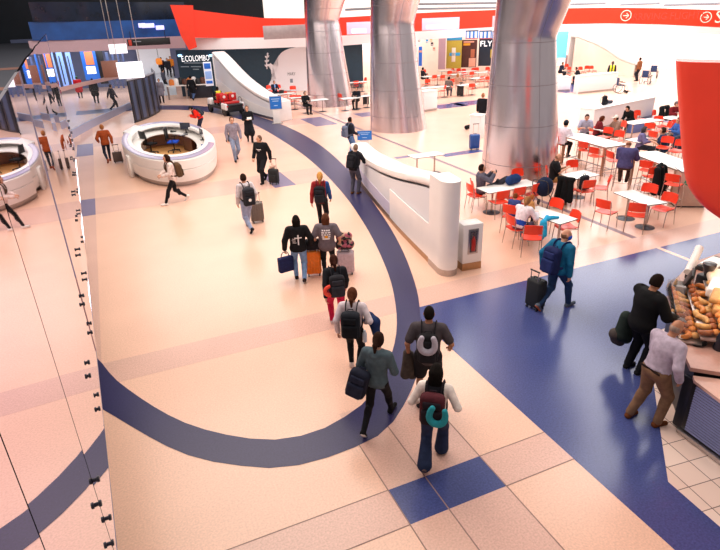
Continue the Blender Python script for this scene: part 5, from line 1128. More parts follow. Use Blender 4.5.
person('person in black with an orange pack walking down the far white corridor', D(157.5,40,57.2), 1.75, rel=0, fine=False, zoff=0.81, pose='walk', top=('#1c1d26','long','hip',.03), legs=('#1c1d26','long'), hair=('#1d1512','short'), vest=(lambda q: (q[:,1] < -.1) & (q[:,2] > .15), cloth('#a0503a')))
person('person in an orange top in the far white corridor', D(167,40,57.6), 1.75, rel=170, fine=False, zoff=0.85, pose='walk', top=('#d88430','long','hip',.03), legs=('#2d2f3c','long'), hair=('#1d1512','short'))
person('person in dark clothes beside the orange top in the far corridor', D(163.5,40,57.0), 1.70, rel=170, fine=False, zoff=0.79, pose='walk', top=('#262730','long','hip',.03), legs=('#262730','long'), hair=('#1d1512','short'))
far('person in a red coat with a green hat behind the glass screen', 81,98, 1.70, 0, top=('#b01a24','long','thigh',.05), legs=('#23242c','long'), hair=('#1d1512','short'), cap=('#3d6a4a','plain'), bulk=1.2)
far('person in a black coat behind the glass screen beside the red coat', 97,103, 1.80, 8, top=('#14151a','long','thigh',.04), legs=('#14151a','long'), hair=('#1d1512','short'), bulk=1.1)
far('person in a dark coat walking right behind the glass screen', 115,110, 1.76, 60, pose='walk', top=('#3a3640','long','hip',.03), legs=('#1f2028','long'), hair=('#3c2a22','short'))
# cart driver
CM = Matrix.Rotation(-R_(hd+8),3,'Z'); q = CT+CM@Vector((-.28,.38,0))
I = person('driver in a yellow safety vest and dark cap sitting in the electric cart', q, 1.72, head=hd+8, pose='sit', seat=.74, fine=False, top=('#1d1f26','long','hip',.03), legs=('#1d1f26','long'), hair=('#1d1512','short'), cap=('#1b1c22','plain'), skin='brown', hands=[(-.1,.40,1.12),(.14,.40,1.12)], feet=[(-.12,.42,.52),(.12,.42,.52)], vest=(lambda q: (np.abs(q[:,0]) < .17) & (q[:,2] > -.05), mat('vest_yellow','#e8e02c',.6)))
# ================================================================ things on and by the tables
M_NAVY = '#1d3566'
p = P(513,184,.745); soft_lump('travel_bag', 'blue travel bag lying on the long white cafe table', 'bag', '#1f3a6e', [(-.18,0,.13,.18,0,.13,.125,.125),(-.16,.02,.2,.16,.02,.2,.08,.08),(-.1,.0,.27,.1,.0,.27,.02,.02)], Matrix.Translation(p)@Matrix.Rotation(.25,4,'Z'))
p = P(549,221,.745); soft_lump('jacket', 'turquoise jacket crumpled over the near end of the cafe table', 'jacket', '#28a3d4', [(-.22,-.02,.035,.22,.10,.035,.045,.04),(-.2,-.06,.04,.05,.14,.06,.05,.05),(-.26,-.06,.02,-.3,-.10,-.34,.06,.08),(-.22,-.12,.02,-.26,-.18,-.26,.05,.06),(.1,.12,.04,.30,.02,.04,.04,.035)], Matrix.Translation(p), .04)
# dark folded stroller
p = P(542,209); o = thing('stroller', 'dark navy stroller parked between the two near tables', 'stroller', p, -R_(60))
F = Field(np.array((-.35,-.45,.3)), np.array((.35,.45,1.1)), .018); F.ell((0,.02,.70), (.24,.33,.30), None, .02); F.carve(lambda g: .10-np.sqrt((g[...,1]*.9)**2*0+((g[...,1]-.16)**2+(g[...,2]-.98)**2))); net_obj('hood', F, cloth('#16223f'), o)
MB().tube(smooth_pts([(-.22,-.25,.55),(-.22,-.42,.95),(0,-.50,1.02),(.22,-.42,.95),(.22,-.25,.55)],4), .014, 8).build('push_handle', M_BLACK, o)
for sx in (-1,1):
    MB().tube([(sx*.22,-.30,.62),(sx*.24,.36,.10)], .013, 8).tube([(sx*.22,.22,.62),(sx*.24,-.34,.10)], .013, 8).build('frame', M_DARK, o)
    for y in (-.34,.36): MB().lathe([(.03,-.02),(.085,-.022),(.095,0),(.085,.022),(.03,.02)], 18, M=Matrix.Translation((sx*.25,y,.096))@Matrix.Rotation(PI/2,4,'Y')).build('wheel', M_BLACK, o)
# black coat over the chair + case, dark pack on chair
p = P(567.5,189,.45); Mc = Matrix.Translation((p.x,p.y,0))@Matrix.Rotation(-R_(60),4,'Z')
soft_lump('coat', 'black coat draped over a red chair beside the bald man in black', 'coat', '#0f1014', [(-.22,-.25,.84,.22,-.25,.84,.06,.06),(-.17,-.27,.8,-.20,-.32,.26,.07,.09),(.17,-.27,.8,.20,-.32,.2,.07,.09),(0,-.27,.8,.02,-.35,.22,.07,.11)], Mc, .06, step=.018)
p = P(561,203); suitcase('brown suitcase with an orange band half under the draped black coat', (p.x-.05,p.y-.05), 40, '#6b4a2c', .40,.26,.44, handle=0, col2='#d8642a', soft=True)
p = P(583.5,190.5,.45); Mb_ = Matrix.Translation((p.x,p.y,.475))
def loose_pack(label, at, rz, col):
    o = thing('backpack', label, 'backpack', at, rz)
    for nm,fn in (('pack_body', lambda F: F.box((0,0,.23),(.16,.09,.22),.07)), ('front_pocket', lambda F: F.box((0,-.10,.15),(.13,.04,.12),.035))):
        F = Field(np.array((-.3,-.3,-.03)), np.array((.3,.25,.55)), .018); fn(F); net_obj(nm, F, cloth(col), o)
    MB().tube([(-.05,.03,.44),(-.04,.03,.49),(.04,.03,.49),(.05,.03,.44)], .01, 6).build('grab_handle', cloth(col), o)
    for sx in (-1,1): MB().tube(smooth_pts([(sx*.09,.08,.40),(sx*.11,.15,.32),(sx*.12,.15,.15),(sx*.1,.08,.06)],3), .02, 6, flat=.4).build('shoulder_strap', cloth(col), o)
loose_pack('dark backpack sitting on the near chair of the small table', (p.x,p.y+.02,.470), .2, '#23252c')
p = P(609,112,1.0); 
# low white walls of the right seating area
def low_wall(label, a, b, h, th=.35, name='low_wall', top=None):
    A, B = P(*a), P(*b); d = B-A; o = thing(name, label, 'low wall', A, math.atan2(d.y,d.x)); MB().box((d.length/2,th/2,h/2), (d.length,th,h), bev=.012).build('wall_body', mat('low_wall_white','#f1e9ea',.4,noise=.02), o)
    MB().box((d.length/2,th/2,h+.02), (d.length+.05,th+.06,.04), bev=.008).build('cap', top or M_WHITE, o); MB().box((d.length/2,-.005,.06), (d.length-.02,.02,.12)).build('kick', M_STEEL, o); return o
low_wall('long low white wall with a black backpack on its ledge, behind the diners', (592,131), (652,117), 1.0, .8)
lw = P(592,131); dv = (P(652,117)-lw).normalized(); pk = P(608,127.5)+Vector((-dv.y,dv.x,0))*.4; loose_pack('black backpack standing on the ledge of the long low white wall', (pk.x,pk.y,1.042), .4, '#1c1d22')
x = soft_lump('bag', 'grey bag beside the black backpack on the low white wall', 'bag', '#4c4e5a', [(-.12,0,.1,.12,0,.09,.09,.08)], Matrix.Translation((pk.x+dv.x*.45,pk.y+dv.y*.45,1.05)))
low_wall('white counter in the far right corner before the yellow vest attendant', (578,94), (616,90), 1.15, .5); low_wall('short white pier with a black bag on the floor, left of the metal column', (469,138), (480,139), 1.05, .5); low_wall('white box counter between the two right columns, before the far tables', (424,112), (437,110), 1.15, .7)
low_wall('grey curved counter end behind the right metal column', (553,92), (570,91), .95, .6)
# bin with recycling emblem
p = P(686,204.5); o = thing('recycling_bin', 'beige bin cabinet with a green recycling emblem under the red hull', 'bin', p, -.55); MB().box((0,0,.55), (.85,.6,1.02), bev=.015).build('bin_body', mat('bin_beige','#c9a898',.5,noise=.06), o); MB().box((0,0,.03), (.8,.55,.06)).build('plinth', M_DARK, o); MB().box((0,0,1.08), (.88,.63,.04), bev=.01).build('bin_top', M_STEEL, o)
mb = MB()
for k in range(3):
    a = PI/2+k*2*PI/3; q = [Vector((-.20+.085*math.cos(a+t),-.306,.78+.085*math.sin(a+t))) for t in (.15,.6,1.05,1.5)]; mb.tube(q, .016, 6); e = q[-1]; d = (q[-1]-q[-2]).normalized(); mb.tube([e, e+d*.05], [.035,.002], 6)
mb.build('recycling_emblem', mat('emblem_green','#1f9a78',.5), o)
# coat at the high table
p = P(651,176,.76); Mc = Matrix.Translation((p.x,p.y,0))@Matrix.Rotation(.3,4,'Z'); place('stool', make_stool, 'red bar stool under the black coat at the near end of the right high table', p, 25)
soft_lump('coat', 'black coat hanging over a stool at the near end of the right high table', 'coat', '#101116', [(-.25,-.24,1.05,.25,-.22,1.05,.07,.07),(-.26,-.27,1.0,-.34,-.33,.42,.09,.14),(.24,-.25,1.0,.32,-.31,.46,.09,.14),(0,-.28,1.0,0,-.36,.36,.09,.15),(-.1,-.2,1.1,.1,-.2,1.14,.07,.06)], Mc, .06, step=.018)
soft_lump('coat', 'black jacket on the back of the chair before the maroon hoodie', 'coat', '#131419', [(-.25,0,.8,.2,0,.84,.1,.08),(-.25,-.05,.75,-.25,-.1,.3,.12,.16),(.15,-.05,.75,.15,-.1,.3,.1,.14)], Matrix.Translation((P(662,124).x,P(662,124).y,0)), .06, step=.02)
soft_lump('coat', 'grey and black jacket on the chair behind the man in navy', 'coat', '#3c3f4e', [(-.2,0,.78,.2,0,.82,.09,.08),(-.2,-.05,.75,-.2,-.08,.36,.1,.13),(.18,-.05,.75,.18,-.08,.36,.1,.13)], Matrix.Translation((P(674,158).x,P(674,158).y,0)), .06, step=.02)
# long blue bench cover below the low wall
p, q = P(628,133), P(646,129.5); d = q-p; o = thing('bench', 'blue fronted bench along the foot of the low white wall', 'bench', p, math.atan2(d.y,d.x)); MB().box((d.length/2,0,.22), (d.length,.4,.44), bev=.02).build('bench_body', mat('bench_blue','#6a7fc0',.5,noise=.05), o); MB().box((d.length/2,0,.46), (d.length,.42,.05), bev=.02).build('bench_seat', mat('bench_blue2','#8293cf',.5,noise=.05), o)
# wheelchairs
def wheelchair(label, px, py, hd):
    o = thing('wheelchair', label, 'wheelchair', P(px,py), -R_(hd)); M_W = mat('chair_navy','#20355f',.7,noise=.1)
    MB().box((0,0,.50), (.44,.42,.05), bev=.02).build('seat', M_W, o); MB().box((0,-.23,.75), (.44,.04,.46), bev=.015).build('backrest', M_W, o)
    for sx in (-1,1):
        a = [Vector((sx*.28,-.12+.30*math.cos(2*PI*k/28),.30+.30*math.sin(2*PI*k/28))) for k in range(28)]; w = MB().tube(a, .018, 6, closed=True).build('wheel', M_BLACK, o)
        m = MB()
        for k in range(10): m.tube([(sx*.28,-.12,.30), a[int(k*2.8)]], .004, 4)
        m.build('spokes', M_CHROME, w); MB().lathe([(0,-.02),(.09,-.02),(.09,.02),(0,.02)], 14, M=Matrix.Translation((sx*.22,.36,.09))@Matrix.Rotation(PI/2,4,'Y')).build('caster', M_BLACK, o)
        MB().tube([(sx*.23,-.24,.32),(sx*.23,-.25,1.0),(sx*.23,-.36,1.02)], .013, 6).tube([(sx*.23,-.24,.52),(sx*.23,.28,.52),(sx*.2,.52,.14)], .013, 6).build('frame', M_CHROME, o); MB().box((sx*.16,.55,.12), (.14,.18,.02), bev=.005).build('footrest', M_BLACK, o); MB().box((sx*.27,0,.72), (.05,.32,.04), bev=.01).build('armrest', M_BLACK, o)
wheelchair('dark blue wheelchair parked at the end of the far white counter', 620,93,120); wheelchair('dark blue wheelchair in the bright far corner, further back than the one at the counter', 645,84,70); wheelchair('dark blue wheelchair at the far back beside another wheelchair', 653,78,60)
suitcase('black suitcase standing among the far red chairs', P(460,96), 20, '#17181d', .46,.28,.66, handle=.2); suitcase('black backpack case by the legs of the far seated person', P(366,105), 20, '#17181d', .40,.26,.60, handle=.1); suitcase('bright blue suitcase with raised handle, left of the right metal column', P(474,149.5), 15, '#1f4f98', .42,.27,.60, handle=.46)
soft_lump('bag', 'small black bag on the floor beside the short white pier', 'bag', '#17181d', [(-.1,0,.12,.1,0,.14,.11,.1)], Matrix.Translation(P(468,129.5)))

# ================================================================ far shops
def panel(label, cat, x0, y0, x1, y1, d, m, name='poster', th=.06, parts=None):
    a, b = D(x0,y0,d), D(x1,y1,d); a2 = D(x0,y1,d); w = (Vector((b.x,b.y,0))-Vector((a2.x,a2.y,0))).length; h = a.z-a2.z; c = (a2+b)/2; c.z = a2.z; o = thing(name, label, cat, c, -R_(az(c)))
    MB().box((0,0,h/2), (w,th,h), bev=.01).build('board', m, o)
    for (u0,v0,u1,v1,mm,nm) in (parts or []): MB().box(((u0+u1)/2*w-w/2,-th/2-.012,(v0+v1)/2*h), ((u1-u0)*w,.024,(v1-v0)*h), bev=.004).build(nm, mm, o)
    return o, w, h
PW = mat('panel_lit','#fbf8ff',.5,emit=1.0); PB = mat('panel_blue','#1f66c8',.4,emit=.25); PO = mat('poster_olive','#b7a63c',.5,noise=.08); PD = mat('poster_brown','#4a2218',.5,noise=.2,scale=3); PC = mat('poster_cyan','#2b9fd6',.5,noise=.05); PN = mat('poster_navy','#142638',.4,noise=.08)
o,w,h = panel('olive wall panel with a blue header between the right columns','wall panel',446,35,461,68.5,51.3,PO,'wall_panel',parts=[(0,.84,1,1,PC,'blue_header'),(.35,.2,.6,.62,mat('cup_cream','#e5dfcf',.5),'cup_picture'),(.2,.38,.9,.47,PC,'blue_stripe')])
o,w,h = panel('brown poster of a person holding food, beside the olive panel','poster',461,40,476,67.5,51.5,PD,parts=[(.5,.02,.95,.34,mat('pic_pink','#e2a48a',.6,noise=.1),'picture_hand'),(.60,.36,.86,.66,mat('pic_face','#b3694a',.6,noise=.1),'picture_face'),(.1,.80,.55,.88,mat('pic_yellow','#e8a12a',.6),'yellow_lettering'),(.1,.9,.8,.95,mat('pic_pink','#e2a48a',.6),'small_lettering')])
o,w,h = panel('dark navy poster with white lettering FLY beside the right metal column','poster',478,38.5,498,66,51.8,PN,parts=[(.58,.3,.9,.6,PO,'yellow_square')]); lettering('FLY', .62, mat('sign_white','#ffffff',.5), o, Vector((-w*.16,-.06,h*.80)), 0, width=.95)
for k,x in enumerate((466,479.5,492.5)): panel(('bright menu screen above the brown poster','bright menu screen above the navy poster','bright menu screen nearest the right metal column')[k],'screen',x-.5,30.5+.2*k,x+12,39,47.6,mat('screen_blue','#2f7fd0',.3,emit=.15),'menu_screen',.1,[(.0,.9,1,1,M_BLACK,'bezel'),(.08,.1,.26,.85,M_WHITE,'menu_column'),(.40,.1,.56,.85,M_WHITE,'menu_column'),(.72,.1,.90,.85,M_WHITE,'menu_column'),(0,0,1,.07,mat('pic_red','#c83a2a',.5),'red_line')])
panel('tall blue banner in the bright shop beside the middle column','banner',418.5,46.5,422,66,51,PB,'banner',.08,[(.1,.7,.9,.8,mat('pic_pink','#e2a48a',.6,noise=.1),'pale_mark')]); panel('mauve pillar between the bright shop and the olive panel','pillar',438,35,445,69,51,mat('pillar_mauve','#b59aa6',.4,noise=.05),'shop_pillar',.5)
for k,(x,y,mm) in enumerate(((419,40,M_BLACK),(427,41,PC),(431,40,PO),(432,44,M_DARK),(434,49,mat('pic_pink','#e2a48a',.6)))): panel(('black picture high on the bright shop wall','cyan picture on the bright shop wall','olive picture on the bright shop wall','dark picture on the bright shop wall','pink picture low on the bright shop wall')[k],'picture',x-1.2,y-1.6,x+1.2,y+1.8,51.6,mm,'wall_picture',.05,[(.15,.15,.85,.4,M_WHITE,'caption_strip')])
panel('white lit shop sign with violet lettering right of the middle column','sign',422,18.5,459,30.5,46.2,mat('sign_lilac','#d9d0ea',.4,emit=.2),'shop_sign',.5,[(.12,.12,.92,.42,PW,'lit_lettering')]); panel('white lit shop sign between the first two columns','sign',347,22.5,371,34.5,45.6,mat('sign_lilac','#d9d0ea',.4,emit=.2),'shop_sign',.5,[(.2,.1,.8,.45,PW,'lit_lettering')])
panel('grey metal shutter box over the dove wall','shutter box',264,26,306,39.5,44.5,mat('shutter_grey','#b3a3a3',.4,.5,noise=.08,scale=4),'shutter_box',.4)
panel('grey sign box at the left edge of the right metal column','sign',492,16,505,27.5,47,mat('sign_lilac2','#c9bfcb',.4),'shop_sign',.4)
panel('pair of glowing menu boards in the shop between the first two columns','menu board',345,41,370,50.5,48.6,PW,'menu_board',.1,[(.48,0,.5,1,M_GREY,'divider')])
panel('tall lit totem with a blue and white screen beside the far parapet','totem',206,62,214,86,45.0,mat('totem_white','#e9ecfa',.4,emit=.3),'totem',.25,[(.1,.1,.9,.22,PB,'blue_strip'),(.1,.3,.9,.62,mat('totem_pic','#8fb0e8',.4,emit=.3),'screen_picture'),(.1,.72,.9,.95,PB,'blue_strip')])
panel('turquoise glass panel in the bright corner right of the metal column','panel',553,29,566,58,55,mat('aqua_panel','#6fd3ea',.3,emit=.35),'aqua_board'); panel('small pale blue hanging sign in the bright far corner','sign',648,33.5,662,38.5,50,mat('pale_sign','#bfeaf8',.4,emit=.6),'hanging_sign')
o,w,h = panel('black hanging sign with a small red square over the far left corridor','sign',128,39.3,171,46.3,46.5,M_BLACK,'hanging_sign',.2,[(.03,.08,.10,.92,mat('pic_red','#c83a2a',.5),'red_square'),(.14,.55,.32,.68,M_GREY,'pale_lettering')]); MB().tube([(-w*.4,0,h),(-w*.4,0,h+.5)], .03, 6).tube([(w*.4,0,h),(w*.4,0,h+.5)], .03, 6).build('hanger', M_DARK, o)
def hung(label, x0,y0,x1,y1,d,m,nm,ztop):
    o,w,h = panel(label,'sign',x0,y0,x1,y1,d,m,nm,.18); 
    for sx in (-.42,.42): MB().tube([(sx*w,0,h),(sx*w,0,h+ztop)], .022, 5).build('cable', M_STEEL, o)
hung('large white glowing sign panel hanging above the curved glass screen',119,62.5,145,79,38.0,PW,'light_panel',6.5); hung('smaller white glowing sign hanging further left and higher',110,44.5,128,54,40,PW,'light_panel',6)
panel('brown board beside the large white glowing sign','board',104,61,121,78,38.6,mat('board_brown','#8d5f50',.5,noise=.1),'board',.1)
panel('bright blue poster with a white picture at the far left behind the red coat','poster',86,50,101,80,56,PB,'poster',.1,[(.2,.2,.8,.45,PW,'white_picture'),(.25,.5,.8,.95,mat('pic_orange','#e8895a',.6),'orange_picture')]); panel('tall black panel beside the bright blue poster','wall panel',101,48,109,84,57,M_BLACK,'wall_panel',.1)
for k,(x0,x1) in enumerate(((28,34),(37,43),(46,52),(55,61),(64,70),(73,78))): panel('narrow blue white shop window in the far left row','shop window',x0,52,x1,88,57,mat('win_blue','#7fa3e8',.3,emit=.5),'shop_window',.1,[(.3,.1,.5,.9,M_BLACK,'mullion')])['group' if False else 0]['group'] = 'narrow shop windows at far left'
for k,(x0,x1) in enumerate(((112,115),(118,120),(123,125),(128,130))): panel('thin blue grey pillar behind the hanging white signs','pillar',x0,52,x1,88,55,mat('pillar_slate','#4a5a86',.4,noise=.1),'pillar',.3)[0]['group'] = 'thin pillars behind the white signs'
# food stall under the lettered wall
p, q = P(168,100), P(214,97.5); d = q-p; o = thing('stall_counter', 'long food stall counter under the lettered teal wall', 'counter', p, math.atan2(d.y,d.x)); MB().box((d.length/2,.4,.98), (d.length,.9,.06), bev=.01).build('worktop', M_TOP, o); MB().box((d.length*.72,.45,.47), (d.length*.5,.7,.94), bev=.01).build('dark_base', M_DARK, o)
for sx in (.03,.42): MB().box((d.length*sx,.1,.48), (.12,.12,.95)).build('leg', M_STEEL, o)
dn = d.normalized()
for k in range(9):
    t = .12+.095*k; c = p+d*t+Vector((-dn.y,dn.x,0))*(.35+.12*(k%3)); m = (mat('snack_orange','#d8772a',.5,noise=.2),mat('snack_brown','#5a3020',.5,noise=.2),M_BLACK,M_WHITE)[(k*3)%4]; mb = MB().lathe([(0,0),(.16,0),(.2,.05),(.2,.3+.05*(k%3)),(.12,.42+.05*(k%3)),(0,.45+.05*(k%3))], 12); tag(mb.build('food_container', m, loc=(c.x,c.y,1.01)), 'small food container on the far stall counter', 'container', 'containers on the far stall')
tag(MB().lathe([(0,0),(.2,0),(.26,.1),(.26,.4),(.2,.5),(0,.52)],14).build('lampshade', mat('lamp_orange','#e8862a',.5,emit=.4), loc=P(163.5,88)+Vector((0,0,2.0))), 'orange round lamp over the grey coated person at the stall', 'lamp')
bpy.data.objects['lampshade'].name = 'pendant_lamp'; MB().tube([(0,0,.5),(0,0,2.6)], .02, 6).build('cord', M_BLACK, bpy.data.objects['pendant_lamp'])
# shop counters between the columns
p, q = P(418,75), P(446,71.5); d = q-p; o = thing('queue_rail', 'black queue rail frame before the shop counter right of the middle column', 'rail', p, math.atan2(d.y,d.x))
for t in (0,.33,.66,1): MB().tube([(d.length*t,0,0),(d.length*t,0,1.05)], .03, 6).build('post', M_BLACK, o)
MB().box((d.length/2,0,1.05), (d.length,.3,.05)).build('rail_top', M_BLACK, o)
p, q = P(346,78), P(373,76); d = q-p; o = thing('shop_counter', 'peach fronted shop counter between the first two columns', 'counter', p, math.atan2(d.y,d.x)); MB().box((d.length/2,.4,.5), (d.length,.8,1.0), bev=.01).build('counter_body', mat('counter_peach','#e5b79a',.5,noise=.05), o); MB().box((d.length/2,.4,1.03), (d.length+.1,.9,.06)).build('worktop', M_DARK, o)
dn = d.normalized()
for k in range(5):
    c = p+d*(.15+.17*k)+Vector((-dn.y,dn.x,0))*.4; tag(MB().box((0,0,.2+.05*(k%2)), (.32,.3,.4+.1*(k%2)), bev=.04).box((0,-.16,.2), (.2,.02,.15), 1).build('coffee_machine', [M_BLACK if k%2 else mat('snack_brown','#5a3020',.5), M_STEEL], loc=(c.x,c.y,1.06)), 'dark machine on the peach shop counter', 'machine', 'machines on the peach counter')
far('shop worker in an orange top behind the peach counter', 365,73, 1.75, 180, top=('#e39a4a','long','hip',.03), legs=('#22232b','long'), hair=('#2d1d17','short'))
# wall of white cabinets and bins far right
for k,(x,y) in enumerate(((569,67),(580,66),(591,65))):
    p = P(x,y); o = thing('cabinet', 'low brown fronted cabinet behind the far white counter', 'cabinet', p, -R_(az(p)), 'low cabinets behind the far white counter'); MB().box((0,0,.55), (.85,.5,1.1), bev=.01).build('body', mat('cabinet_mauve','#b08a86',.5,noise=.08), o)
    for sx in (-1,1): MB().box((sx*.21,-.26,.55), (.39,.02,1.0), bev=.004).build('door', mat('cabinet_door','#a37c78',.5,noise=.08), o)
# ================================================================ food counter at right
KT = mat('counter_rose','#b98d80',.3,noise=.05); KP = mat('panel_black','#1a191f',.4,noise=.1)
TOPZ = 1.04
poly = [(6.86,4.02),(7.06,4.60),(7.5,5.25),(8.1,5.98),(8.5,6.22),(9.2,6.42),(10.4,6.6),(12.5,6.6),(12.5,5.6),(9.6,5.55),(8.75,5.3),(8.2,4.75),(7.75,4.0),(9.5,3.0),(12,2.4),(12,1.5),(9,2.0),(6.9,3.3)]
k = thing('food_counter', 'food counter with rose worktop and dark slatted front, at the right edge', 'counter', (8.6,4.8,0)); K0 = Vector((8.6,4.8,0)); rel_ = lambda pl: [(x-8.6,y-4.8) for x,y in pl]
wp1 = [(6.66,4.16),(7.3,4.95),(7.96,5.68),(8.69,6.13),(9.73,6.58),(12.5,6.75),(12.5,3.3),(9,3.6),(6.92,3.90)]
MB().prism(rel_(wp1), TOPZ-.06, TOPZ).build('worktop', KT, k); inn = [(6.76,4.16),(7.36,4.90),(8.0,5.6),(8.72,6.04),(9.74,6.48),(12.4,6.65),(12.4,3.4),(9,3.7),(6.95,3.98)]
MB().prism(rel_(inn), 0.0, TOPZ-.06).build('counter_base', KP, k)
wp2 = [(6.58,4.02),(6.66,4.10),(6.92,3.88),(9,3.58),(12,3.25),(12,1.2),(6.42,2.0),(6.46,3.4)]
MB().prism(rel_(wp2), .90, .945).build('lower_worktop', mat('counter_pink','#d9b0a2',.3,noise=.04), k); MB().prism(rel_([(6.74,3.98),(6.95,3.84),(9,3.5),(12,3.2),(12,1.4),(6.62,2.1),(6.66,3.4)]), 0.02, .90).build('lower_base', KP, k)
g_ = MB(); gx0 = 6.60-8.6
fm = MB().box((gx0,3.20-4.8,.47), (.05,1.72,.84), bev=.01, rz=-.06).build('grille_frame', KP, k)
for i in range(18): g_.box((gx0-.032,3.20-4.8,.12+.042*i), (.02,1.58,.026), ry=.5, rz=-.06)
g_.build('grille_slats', mat('slat_blue','#7d83a8',.35,.4,noise=.08), fm); MB().box((gx0-.05,3.2-4.8,.05), (.08,1.76,.07), bev=.01, rz=-.06).build('bumper_rail', M_STEEL, k)
MB().box((6.68-8.6,4.12-4.8,.46), (.06,.20,.86), bev=.01, rz=-.06).build('side_grille', M_DARK, k)
# glass sneeze guard, trays of pastries
def kp(x,y,z): return Vector((x,y,z))
gd = thing('display_case', 'glass fronted pastry display with two stepped shelves on the food counter', 'display case', (8.05,4.98,TOPZ+.001), R_(225))
for z,y in ((.03,-.34),(.13,-.08),(.23,.18),(.33,.44)): MB().box((0,y,z), (1.9,.30,.03), bev=.006).build('shelf', mat('shelf_steel','#a89a94',.3,.8), gd)
MB().grid(lambda u,v: ((u-.5)*1.75, -.52+.16*v*v, .04+.28*v), 4, 8, .008).build('curved_glass', glass('guard_glass','#f6f2ee',.06,.03), gd)
for sx in (-.88,.88): MB().box((sx,-.2,.12), (.02,.62,.20), bev=.006).build('end_panel', glass('guard_glass','#f6f2ee',.06,.03), gd)
PG = 'golden pastries in the display'; pm = [mat('pastry_gold','#d9863a',.5,noise=.25,scale=30,bump=.3), mat('pastry_tan','#e2ab66',.5,noise=.2,scale=30,bump=.3), mat('pastry_brown','#a4592a',.5,noise=.25,scale=30,bump=.3)]
Mg = Matrix.Translation((8.05,4.98,TOPZ))@Matrix.Rotation(R_(225),4,'Z')
def croissant():
    pts = [(.075*math.cos(a),.05*math.sin(a),.03) for a in [R_(-10+200*i/10) for i in range(11)]]; return MB().tube(pts, [.012,.022,.027,.034,.032,.038,.032,.034,.027,.022,.012], 9)
def bun(): return MB().ball((0,0,.03), (.055,.05,.035), 12).ball((0,0,.05), (.03,.03,.022), 8)
pro_c, pro_b = [], []
for i in range(3):
    pro_c.append(croissant().build('pastry', pm[i], smooth=80)); pro_b.append(bun().build('pastry', pm[i], smooth=80))
use = 0
for row,(z,y) in enumerate(((.047,-.41),(.047,-.28),(.147,-.15),(.147,-.02),(.247,.11),(.247,.24),(.347,.37),(.347,.50))):
    for i in range(10):
        src = (pro_c if (row+i//5)%2 else pro_b)[(i//3+row)%3]; o = src if use < 6 and False else src.copy()
        if o.name not in COL.objects: COL.objects.link(o)
        q = Mg@Vector((-.78+i*.172+random.uniform(-.015,.015), y+random.uniform(-.01,.01), z)); o.location = q; o.rotation_euler = (0,0,random.uniform(0,6)); o.scale = (1.25,)*3; tag(o, 'golden brown pastry lying in the lit display on the food counter', 'pastry', PG); use += 1
for o in pro_c+pro_b: bpy.data.objects.remove(o)
# stacked boards, bread bags and paper packs behind the display
LOAF = mat('bread_crust','#d49a5a',.6,noise=.2,scale=20,bump=.3); WRAP = mat('paper_wrap','#f3ddc6',.5,noise=.06)
rk = thing('bread_rack', 'steel rack behind the pastry display, loaded with packs', 'rack', (9.35,4.75,TOPZ), R_(40)); MB().box((0,0,.10), (1.5,.62,.20), bev=.01).build('rack_body', mat('rack_grey','#8a7f7c',.4,.4,noise=.1), rk); MB().box((0,0,.21), (1.54,.66,.02)).build('rack_top', M_STEEL, rk)
for i,(px,py,z,l,w,h,rz,m,lb) in enumerate(((716,283,.222,.8,.26,.12,.75,WRAP,'long cream wrapped pack at the far end of the bread rack'),(717,292,.222,.6,.28,.15,.5,M_WHITE,'white paper pack on the bread rack'),(719,300,.222,.62,.28,.10,.9,WRAP,'cream pack in the middle of the bread rack'),(722,309,.222,.6,.26,.12,.6,LOAF,'golden loaf at the near end of the bread rack'),(719,299,.324,.5,.24,.09,.5,LOAF,'golden flat loaf lying on the cream pack'))):
    q = P(px,py,TOPZ+z); o = MB().box((0,0,h/2), (l,w,h), bev=min(.04,h*.4), seg=3).build('bread_pack' if m is not LOAF else 'bread_loaf', m, loc=q, rz=rz); tag(o, lb, 'bread')
o = thing('paper_roll', 'white tube shaped roll standing tilted over the black register', 'roll', (9.1,6.12,TOPZ)); MB().tube([(-.25,-.12,.22),(.35,.18,.46)], .07, 16).build('roll_body', M_WHITE, o); MB().box((0,0,.12), (.14,.12,.25), bev=.02).build('roll_stand', M_BLACK, o)
o = thing('cash_register', 'black cash register with tilted screen on the corner of the food counter', 'register', (8.55,5.80,TOPZ), R_(215)); MB().box((0,0,.06), (.34,.34,.12), bev=.02).build('base', M_BLACK, o); MB().box((0,.04,.26), (.36,.05,.28), bev=.015, rx=-.35).build('screen', M_BLACK, o); MB().tube([(0,.05,.1),(0,.05,.25)], .03, 8).build('neck', M_BLACK, o); MB().box((.24,-.05,.1), (.09,.16,.2), bev=.02).build('card_reader', M_GREY, o)
o = thing('coffee_grinder', 'black coffee grinder behind the register on the food counter', 'grinder', (9.0,5.75,TOPZ)); MB().box((0,0,.12), (.2,.26,.24), bev=.03).build('body', M_BLACK, o); MB().lathe([(.05,.24),(.11,.42),(.11,.46),(0,.47)], 16).build('hopper', mat('hopper_smoke','#3a3438',.15), o)
o = thing('service_tray', 'black tray with papers on the far arm of the food counter', 'tray', (9.9,6.2,TOPZ), .2); MB().box((0,0,.05), (.7,.4,.10), bev=.02).build('tray_body', M_BLACK, o); MB().box((-.05,.02,.12), (.5,.3,.04), bev=.01).build('paper_stack', M_WHITE, o)
for i,(x,y) in enumerate(((7.42,4.30),(7.62,4.12))):
    o = thing('coffee_jug', ('dark coffee jug at the near edge of the food counter, beside the balding man','dark coffee jug at the near edge of the food counter, right of the other jug')[i], 'jug', (x,y,TOPZ)); MB().lathe([(0,0),(.085,0),(.09,.02),(.06,.24),(.045,.27),(.05,.30),(0,.32)], 20).build('jug_body', mat('jug_slate','#33343f',.3,.5,noise=.1), o); MB().tube(smooth_pts([(.07,0,.08),(.13,0,.12),(.12,0,.22),(.05,0,.25)],3), .012, 6).build('handle', M_BLACK, o)
